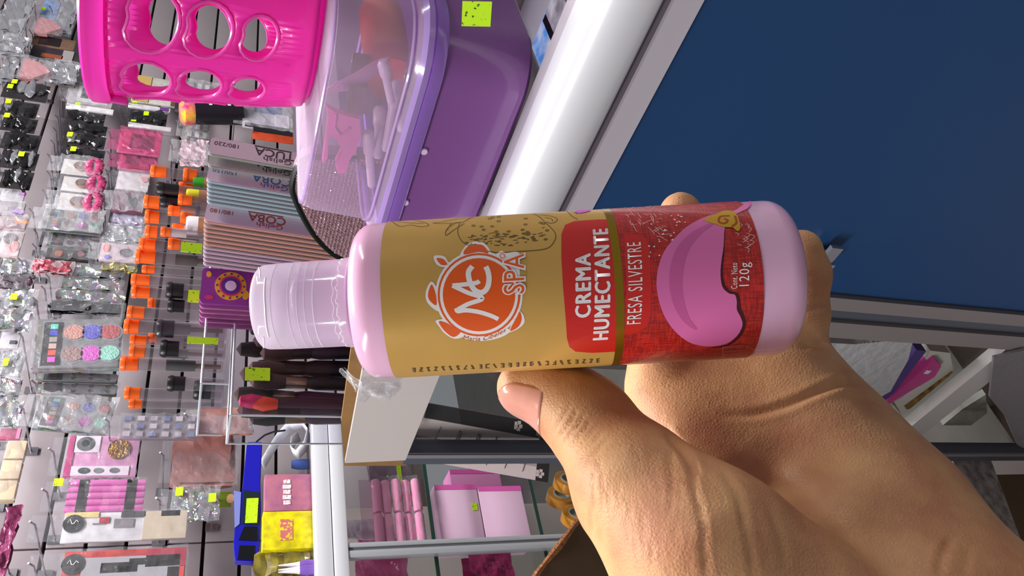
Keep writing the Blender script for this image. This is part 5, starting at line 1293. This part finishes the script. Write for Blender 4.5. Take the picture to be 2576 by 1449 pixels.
def k_blocks(t, w_, h_, rg, sd, col=(214, 190, 160), n=3):
    for i in range(n): box('sponge_block', ((-.5 + (i + .5) / n) * w_, 0, 0), (w_ / n * .94, .02, h_ * .92), pmat('block_%d_%d_%d' % col, col, .8, noise=.12, nscale=50), t, .003)
def k_cells(t, w_, h_, rg, sd, cols=3, rows=6, col=(170, 160, 168), fill=((96, 104, 150), (150, 140, 150), (180, 170, 176))):
    box('tray_shell', (0, .004, 0), (w_, .01, h_), film('cell_tray', (220, 214, 222), .35, .15, .2, 40, diff=col), t, .002)
    for i in range(cols):
        for j in range(rows): box('cell', ((-.5 + (i + .5) / cols) * w_, -.004, (-.5 + (j + .5) / rows) * h_), (w_ / cols * .6, .004, h_ / rows * .55), pmat('cell_%d' % (i * 7 + j) if False else 'cell_%d_%d_%d' % fill[(i * 2 + j) % len(fill)], fill[(i * 2 + j) % len(fill)], .25, coat=.4), t)
def k_tube(t, w_, h_, rg, sd, col=(24, 20, 28)):
    lathe('tube_barrel', [(0, -.5 * h_), (.4 * w_, -.5 * h_), (.42 * w_, .28 * h_), (0, .28 * h_)], flat(col, .25), t, 18, close=False)
    lathe('coloured_head', [(.42 * w_, .28 * h_), (.46 * w_, .34 * h_), (.46 * w_, .44 * h_), (.3 * w_, .5 * h_), (0, .5 * h_)], pmat('hot_pink_head', (222, 60, 130), .3, noise=.9, nscale=40, col2=(240, 190, 30)), t, 18, close=False)
    for k in range(4): frect('white_mark', .05 * w_ * (-1) ** k, (.18 - .15 * k) * h_, .12 * w_, .05 * h_, flat((230, 226, 236), .4), t, -.43 * w_, .002)
PI_ = lambda c, r=.35: flat(c, r)
GN = ((.1, .3),)
Wk = 1.84
# topmost rows
pack('cotton_bag', 'clear crumpled bag of white goods at the very top corner beside the blue card', 'bag', (0, 0, 75, 95), 1.80, k_foil, film_=CLRW, header=0, mat=SILV, back=(190, 188, 192))
pack('hair_tie_bag', 'grey clear bag below the rose wedge, at the top edge', 'bag', (0, 98, 68, 148), 1.80, k_foil, film_=CLRW, header=0, back=(150, 144, 150))
pack('silver_bag', 'silver clear bag reaching the top edge next to the black packs', 'bag', (0, 150, 45, 212), 1.80, k_foil, film_=CLR, header=0, back=(170, 168, 176))
pack('blue_card', 'small sky blue card with green sticker high on the wall', 'card', (105, 0, 148, 48), 1.84, k_card, col=(98, 140, 214), col2=(150, 190, 236), stick=((-.2, .3),), film_=CLR)
pack('clear_bag', 'clear bag with white streaks beside the blue card and the basket rim', 'bag', (149, 0, 192, 88), 1.84, k_foil, film_=CLRW, back=(150, 140, 130))
pack('sponge_bag', 'rose wedge sponge in a clear bag under the blue card', 'bag', (80, 45, 165, 92), 1.82, k_puff, film_=CLR)
pack('kraft_pack', 'brown and black boxed pack between the two rose sponges', 'box', (80, 94, 192, 120), 1.84, k_card, col=(126, 96, 78), items=[('black_panel', 'r', 0, .1, .8, .5, PI_((30, 26, 30)))])
pack('navy_pack', 'dark navy and rust pack next to the basket rim', 'box', (75, 122, 190, 152), 1.84, k_card, col=(52, 46, 58), items=[('rust_strip', 'r', -.2, 0, .3, .5, PI_((150, 74, 44))), ('grey_panel', 'r', 0, -.35, .9, .25, PI_((160, 152, 156)))])
pack('sponge_bag', 'rose wedge sponge in a clear bag, the lower of the two beside the basket rim', 'bag', (45, 150, 138, 206), 1.80, k_puff, film_=CLR, col=(190, 116, 122))
pack('glossy_bag', 'clear bag with white glare between the lower rose sponge and the basket', 'bag', (130, 158, 198, 216), 1.82, k_foil, film_=CLRW, back=(120, 112, 112))
# black hair goods column
for (bb, lb, st, nn) in (((2, 205, 128, 250), 'black glossy pack with blue label edge, uppermost of the black column', ((.2, .25), (-.1, .3)), 4), ((0, 252, 100, 292), 'black pack carrying a green sticker, second in the black column', ((.1, .3),), 4), ((0, 292, 96, 330), 'black pack with rust glints, third in the black column', ((.2, .34),), 5), ((0, 332, 104, 376), 'black pack with many white glints in the middle of the black column', (), 5), ((0, 378, 98, 424), 'black pack with long green slip near the column foot', ((.1, -.05),), 5), ((0, 426, 84, 474), 'black pack at the foot of the black column', (), 5)):
    pack('hair_net_pack', lb, 'pack', bb, 1.80, k_black, 'black hair packs in the top column', st, film_=CLRB, header=.02, n=nn, mats=(BLKG, BLKG, CHAR, SILV))  # silver pieces among the black ones stand in for glints
pack('straw_pack', 'clear pack with violet straw tip under the black column', 'pack', (0, 478, 62, 508), 1.82, k_card, film_=CLRW, col=(186, 180, 186), items=[('violet_tip', 'r', .2, -.4, .2, .3, PI_((170, 40, 170)))])
pack('straw_pack', 'grey clear pack with lilac streak beside the groove', 'pack', (0, 510, 62, 543), 1.82, k_card, film_=CLRW, col=(150, 140, 146), items=[('lilac_streak', 'r', -.2, -.3, .2, .5, PI_((180, 130, 220)))])
pack('straw_pack', 'clear pack ending in an orange strip', 'pack', (0, 545, 68, 578), 1.82, k_card, film_=CLRW, col=(160, 136, 140), items=[('orange_strip', 'r', .1, -.3, .2, .5, PI_((240, 130, 50)))])
pack('nail_pack', 'pale pack with coral blotches above the silver sachets', 'pack', (0, 582, 54, 648), 1.80, k_card, film_=CLRW, col=(196, 176, 178), items=[('coral_blot', 'd', -.1, -.2, .2, .5, PI_((230, 120, 120))), ('grey_blot', 'd', .2, .1, .2, .8, PI_((90, 76, 80)))])
for bb, lb, mt in (((0, 655, 86, 690), 'silver holographic sachet, uppermost of the sachet row at the top edge', HOLO2), ((0, 692, 88, 732), 'dark plum foil sachet between silver ones', pmat('plum_foil', (74, 52, 66), .2, .6, bump=.7, bscale=70)), ((0, 734, 92, 778), 'silver sachet with green sticker under the plum one', SILV), ((0, 780, 84, 832), 'silver clear sachet at the top edge beside the eyeshadow palette', HOLO2)):
    pack('foil_sachet', lb, 'sachet', bb, 1.80, k_foil, 'foil sachets at the top edge', ((.0, .1),) if 'green' in lb else (), film_=CLR, header=.02, mat=mt, n=2)
pack('white_label_pack', 'white labelled pack with a black slot at the top edge', 'pack', (0, 836, 50, 876), 1.82, k_card, film_=CLR, col=(210, 204, 212), items=[('black_slot', 'r', -.15, -.2, .2, .35, PI_((20, 18, 20)))])
for bb, lb, mt in (((0, 880, 62, 948), 'white glaring clear pack with green sticker beside the eyeshadow palette', SILV), ((0, 950, 54, 1000), 'holographic pack with pinkish top under the glaring one', HOLO), ((0, 1002, 56, 1074), 'rainbow holographic pack above the pink strip', HOLO)):
    pack('holo_pack', lb, 'pack', bb, 1.80, k_foil, 'holographic packs at the top edge', ((-.1, .2),) if 'green' in lb else (), film_=CLRW, header=.02, mat=mt, n=2, back=(160, 156, 166))
# second row
pack('clear_case', 'square clear case with pink print hanging beside the basket rim tab', 'case', (172, 214, 288, 268), 1.84, k_card, film_=CLRW, col=(170, 160, 164), items=[('inner_frame', 'r', 0, -.05, .7, .7, PI_((210, 204, 210))), ('print', 'r', .05, 0, .5, .45, pmat('muted_print', (150, 120, 130), .4, noise=.6, nscale=90, col2=(70, 80, 60)))])
pack('white_strip', 'white glossy strip with green sticker under the square clear case', 'strip', (165, 268, 288, 280), 1.83, k_card, col=(232, 230, 234), stick=((0, .25),))
for bb, lb, st in (((162, 282, 268, 308), 'black bag with beige print, uppermost of the second black column', ()), ((160, 309, 274, 334), 'plain black bag hanging under the beige printed one', ()), ((155, 336, 270, 368), 'black bag with green sticker and white glare in the second column', ((.0, .32),)), ((150, 370, 268, 398), 'black bag with silver pieces above the scrunchies', ((-.1, .2),))):
    pack('hair_tie_pack', lb, 'pack', bb, 1.82, k_black, 'black hair packs in the second column', st, film_=CLRB, header=.02, n=4, mats=(BLKG, BLKG, CHAR, SILV) if 'silver' in lb or 'glare' in lb else (BLKG, CHAR))  # in the glaring bag, silver pieces stand in for the white glare
pack('scrunchie_pack', 'pink scrunchie pack with white glare, uppermost of three', 'pack', (150, 398, 256, 440), 1.82, k_scrunchie, 'pink scrunchie packs', film_=CLRW)
pack('scrunchie_pack', 'pink scrunchie pack in the middle of the three', 'pack', (150, 442, 262, 482), 1.82, k_scrunchie, 'pink scrunchie packs', film_=CLR)
pack('scrunchie_pack', 'pink scrunchie pack, lowest of three, above the small eyeshadow palette', 'pack', (140, 482, 254, 536), 1.80, k_scrunchie, 'pink scrunchie packs', film_=CLRW)
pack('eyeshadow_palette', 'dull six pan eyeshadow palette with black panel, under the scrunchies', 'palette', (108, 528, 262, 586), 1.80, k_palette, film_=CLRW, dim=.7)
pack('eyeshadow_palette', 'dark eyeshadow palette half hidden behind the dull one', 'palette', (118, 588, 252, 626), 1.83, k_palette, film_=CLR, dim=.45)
pack('bronze_pack', 'black pack with bronze disc beneath the dark palette', 'pack', (116, 628, 242, 656), 1.83, k_card, film_=CLR, col=(48, 42, 44), items=[('bronze_disc', 'd', 0, .25, .3, .8, PI_((140, 66, 34))), ('rose_disc', 'd', .1, -.2, .25, .8, PI_((130, 70, 84)))])
pack('rose_pouch', 'rose and red foil pouch above the holographic strips', 'pouch', (82, 660, 186, 694), 1.80, k_foil, film_=CLRW, mat=pmat('rose_foil', (196, 96, 110), .2, .5, bump=.7, bscale=70))
for bb, lb, mt in (((190, 672, 312, 702), 'silver glitter strip beside the rose foil pouch', HOLO2), ((150, 704, 308, 732), 'holographic strip pack with black edge, second from the rose pouch', HOLO), ((140, 734, 310, 762), 'holographic strip pack with green sheen, third from the rose pouch', HOLO), ((120, 764, 316, 790), 'black and rainbow strip pack lying above the bright eyeshadow palette', BLKG)):
    pack('nail_strip_pack', lb, 'pack', bb, 1.81, k_foil, 'holographic nail strip packs', film_=CLR, header=.03, mat=mt, n=2, back=(30, 28, 32))
pack('eyeshadow_palette', 'bright six pan eyeshadow palette with black swatch panel, clearest on the wall', 'palette', (88, 797, 308, 934), 1.74, k_palette, film_=CLR, header=.03, roll=-5)
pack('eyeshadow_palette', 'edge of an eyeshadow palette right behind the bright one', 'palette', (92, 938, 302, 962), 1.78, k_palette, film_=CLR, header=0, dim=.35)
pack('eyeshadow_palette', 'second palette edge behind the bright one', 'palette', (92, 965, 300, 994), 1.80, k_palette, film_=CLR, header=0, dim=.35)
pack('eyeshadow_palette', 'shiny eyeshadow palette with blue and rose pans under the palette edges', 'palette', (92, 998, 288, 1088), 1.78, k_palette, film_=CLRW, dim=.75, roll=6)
# third row
pack('gold_ivory_pack', 'gold and ivory boxed pack below the basket', 'box', (335, 196, 446, 262), 1.85, k_card, col=(206, 204, 196), items=[('gold_panel', 'r', 0, .3, .98, .36, PI_((196, 166, 96))), ('brown_strip', 'r', 0, -.45, .98, .1, PI_((96, 76, 70)))])
pack('white_strip', 'white strip with green sticker and violet corner above the small black bag', 'strip', (322, 266, 430, 276), 1.84, k_card, col=(226, 222, 228), stick=((.0, .35),), items=[('violet_corner', 'r', 0, -.35, .8, .2, PI_((110, 60, 140)))])
pack('hair_tie_pack', 'small black bag with a green sticker below the gold and ivory pack', 'pack', (322, 278, 424, 312), 1.83, k_black, None, ((.0, .05),), film_=CLRB, n=3)
pack('white_strip', 'plain white strip with green sticker above the pink blister', 'strip', (322, 314, 432, 324), 1.83, k_card, col=(220, 216, 222), stick=((.1, .38),))
PKB = film('pink_blister', (240, 160, 196), .22, .12, .2, 30, diff=(224, 130, 170))
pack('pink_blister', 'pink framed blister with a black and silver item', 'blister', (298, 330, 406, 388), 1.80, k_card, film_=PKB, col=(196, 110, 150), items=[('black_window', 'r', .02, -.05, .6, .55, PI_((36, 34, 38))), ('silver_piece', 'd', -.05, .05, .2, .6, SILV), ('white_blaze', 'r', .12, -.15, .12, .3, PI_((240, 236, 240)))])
pack('pink_blister', 'second pink blister with a silver coil, under the framed one', 'blister', (298, 392, 396, 430), 1.82, k_card, film_=PKB, col=(186, 120, 150), items=[('black_window', 'r', .1, .15, .5, .35, PI_((40, 36, 40))), ('silver_coil', 'd', .1, -.25, .3, .7, SILV), ('dark_red', 'r', -.3, 0, .2, .5, PI_((140, 40, 70)))])
pack('white_pack', 'white bowed pack with pink flower above the plum box', 'pack', (294, 432, 376, 478), 1.83, k_card, film_=CLR, col=(214, 206, 208), items=[('rose_sprig', 'd', .1, -.35, .16, .7, PI_((206, 140, 140)))])
pack('plum_pack', 'plum coloured pack with black slot and white glare', 'pack', (284, 482, 364, 536), 1.80, k_card, film_=CLRW, col=(108, 66, 84), items=[('black_slot', 'r', .0, -.1, .45, .3, PI_((26, 22, 28))), ('lilac_slot', 'r', 0, -.1, .3, .12, PI_((120, 104, 160)))])
pack('lavender_pack', 'lavender clear pack below the plum one', 'pack', (282, 538, 366, 568), 1.82, k_foil, film_=CLRW, mat=pmat('lavender_film', (176, 166, 196), .2, .3, bump=.6, bscale=60), n=2)
pack('charm_pack', 'clear glittering charm pack with blue bits next to the orange caps', 'pack', (262, 570, 366, 612), 1.82, k_foil, film_=CLRW, mat=SILV, n=2, back=(176, 170, 176))
pack('toy_pack', 'clear pack with a coral arc and dark goggles next to the orange caps', 'pack', (252, 614, 352, 660), 1.80, k_card, film_=CLRW, col=(196, 172, 178), items=[('coral_arc', 'd', .2, .36, .22, .5, PI_((226, 110, 104))), ('dark_goggles', 'd', 0, -.15, .22, 1.0, PI_((34, 30, 44))), ('blue_dot', 'd', -.3, .3, .1, 1, PI_((90, 90, 200)))])
pack('gold_foil_pack', 'gold foil pack under the coral toy pack', 'pack', (250, 662, 342, 686), 1.80, k_foil, film_=CLR, mat=pmat('gold_foil_pack', (190, 176, 90), .2, .7, bump=.7, bscale=60), n=2)
# fourth row, near the basket
pack('clear_organiser', 'clear ribbed organiser under the basket', 'organiser', (470, 212, 590, 266), 1.85, k_cells, film_=CLRW, cols=2, rows=6, fill=((200, 196, 200), (150, 146, 150), (216, 214, 216)))
pack('bat_pen', 'black tube with pink and yellow head and white marks', 'tube', (452, 262, 612, 306), 1.72, k_tube, roll=-12)
pack('acrylic_case', 'clear acrylic case holding a navy brush head', 'case', (612, 246, 734, 326), 1.72, k_card, film_=CLRW, col=(190, 178, 194), items=[('navy_head', 'r', .1, .0, .22, .55, PI_((58, 66, 140))), ('white_paper', 'r', -.2, -.3, .4, .3, PI_((220, 206, 222))), ('black_edge', 'r', -.44, 0, .1, .9, PI_((40, 34, 40)))])
pack('clear_case', 'clear case with silver bits left hanging under the bat tube', 'case', (468, 308, 526, 352), 1.80, k_cells, film_=CLRW, cols=2, rows=3, fill=((176, 180, 170), (206, 202, 206)))
pack('pink_clear_case', 'pinkish clear case with a green glint beside the grey nail files', 'case', (452, 354, 524, 416), 1.80, k_foil, film_=CLRW, mat=pmat('pinkish_film', (214, 178, 190), .25, .2, bump=.7, bscale=50), n=2, back=(196, 160, 168))
pack('orange_strip', 'orange box with black top resting above the nail files', 'box', (636, 328, 738, 354), 1.60, k_card, col=(196, 70, 36), items=[('black_top', 'r', .3, 0, .35, .96, PI_((24, 24, 30)))])
# lower corner, beside the blue device
pack('pink_strip', 'dark pink strip pack at the top edge beneath the rainbow packs', 'pack', (0, 1078, 52, 1106), 1.80, k_card, film_=CLR, col=(176, 70, 110), items=[('pink_lip', 'r', 0, -.4, .9, .18, PI_((240, 140, 180)))])
pack('sponge_pack', 'beige ribbed sponge pack in clear film at the top edge', 'pack', (0, 1110, 56, 1262), 1.78, k_blocks, film_=CLR, n=3)
pack('magenta_pouch', 'magenta glossy pouch at the lowest top corner', 'pouch', (0, 1268, 38, 1449), 1.78, k_foil, film_=None, header=0, mat=pmat('magenta_foil', (142, 58, 100), .3, .2, bump=.6, bscale=40, coat=.4), n=2)
pack('compartment_tray', 'grey clear tray of small compartments below the orange tubes', 'tray', (305, 1046, 498, 1104), 1.70, k_cells, film_=CLR, cols=3, rows=6, col=(168, 152, 164), fill=((112, 116, 150), (160, 148, 160), (184, 170, 180)))
pack('peach_bag', 'peach packets in a clear bag beside the brush organiser', 'bag', (500, 1030, 640, 1094), 1.72, k_tips, film_=CLRW, col=(214, 148, 132))
FLK = [('white_square', 'r', .28, .24, .4, .36, PI_((226, 212, 222))), ('grey_flower', 'd', .28, .26, .17, 1.0, PI_((84, 88, 90))), ('pale_core', 'd', .29, .26, .08, 1.0, PI_((190, 186, 192))), ('magenta_band', 'r', 0, .45, .98, .09, PI_((184, 44, 116))), ('white_square', 'r', -.36, .0, .22, .8, PI_((226, 212, 222))), ('leaf_print', 'd', -.36, .22, .07, 1.6, PI_((60, 74, 70))), ('leaf_print', 'd', -.36, .02, .06, 1.6, PI_((110, 120, 116))), ('leaf_print', 'd', -.36, -.2, .06, 1.6, PI_((90, 90, 100)))]
FLK += [('gold_gem', 'd', .16, -.22, .24, .9, pmat('gold_gem', (150, 104, 30), .2, .8, bump=.8, bscale=120))]
pack('stencil_card', 'pink card with a grey flower and a round gold gem', 'card', (168, 1096, 348, 1200), 1.76, k_card, film_=CLR, col=(216, 150, 190), items=FLK)
pack('roller_pack', 'pack of pink hair rollers with black bands', 'pack', (170, 1206, 364, 1288), 1.74, k_rollers, stick=(), film_=CLR, header=.045)
t = bpy.data.objects['roller_pack']
P = onY(147, 1213, 1.725) - t.location; sticker(t, P, .018, .018)
pack('rose_gold_bag', 'rose gold sachets stacked in a clear bag with green slip', 'bag', (440, 1088, 598, 1226), 1.79, k_tips, stick=((.42, .36),), film_=CLR, col=(206, 146, 138), n=6, yaw=8)
pack('holo_bag', 'holographic blue and white pouch with green stickers under the rose gold bag', 'pouch', (432, 1226, 552, 1312), 1.76, k_foil, stick=((.1, -.34), (.3, .36)), film_=CLRW, mat=HOLO, n=2)
pack('bracelet_tag', 'small green tagged trinket between the holographic pouch and the blue device', 'trinket', (542, 1238, 582, 1274), 1.80, k_card, col=(110, 130, 20), items=[('tan_bit', 'd', 0, -.45, .3, .8, PI_((206, 160, 120)))])
TL = [('beige_panel', 'r', 0, -.32, .98, .36, PI_((208, 190, 164))), ('round_badge', 'd', .12, .42, .30, 1, PI_((30, 30, 32))), ('badge_mark', 's', .12, .42, .009, .010, PI_((206, 204, 204))), ('tool_print', 'r', .10, .02, .3, .16, PI_((130, 124, 126))), ('red_square', 'r', .22, .18, .22, .08, PI_((170, 40, 50))), ('black_print', 'r', .40, -.05, .2, .2, PI_((70, 66, 66))), ('black_print', 'r', .40, -.36, .2, .16, PI_((70, 66, 66))), ('cream_flash', 'r', .42, .36, .18, .26, PI_((220, 196, 130))), ('grey_line', 'r', .1, .22, .03, .1, PI_((120, 120, 120)))]
pack('tool_card', 'cream and white tool card with a round black badge', 'card', (162, 1288, 472, 1360), 1.72, k_card, film_=CLR, header=.06, col=(222, 218, 220), items=TL)
TR = [('grey_field', 'r', -.1, -.05, .75, .8, PI_((176, 172, 176))), ('round_badge', 'd', .1, .42, .30, 1, PI_((44, 42, 44))), ('badge_mark', 's', .1, .42, .009, .010, PI_((206, 204, 204))), ('pliers_print', 'r', -.05, .05, .3, .3, PI_((110, 110, 116))), ('pliers_print', 'r', .1, -.15, .2, .25, PI_((140, 138, 142))), ('crimson_panel', 'r', .2, -.33, .55, .34, PI_((178, 40, 66))), ('red_bulb', 'r', -.35, -.42, .5, .14, PI_((230, 56, 50)))]
pack('tool_card', 'red and grey tool card with a round badge at the bottom edge', 'card', (162, 1382, 470, 1466), 1.72, k_card, film_=CLR, header=.06, col=(196, 40, 34), items=TR)
# shelf rail with hooks just above the cabinet
t = thing('wall_rail', 'clear acrylic ledge on the slatted wall above the cabinet', 'ledge', onY(640, 1420, 1.9)); box('ledge_plate', (0, 0, 0), (.5, .06, .008), film('ledge_acrylic', (226, 226, 230), .2, .1, 0, fres=.7), t)

# the shop was laid out with the camera at the origin of its heights: lift it so that the floor top lies at z = 0
for o in list(COL.objects):
    if o.parent is None: o.location.z += .25
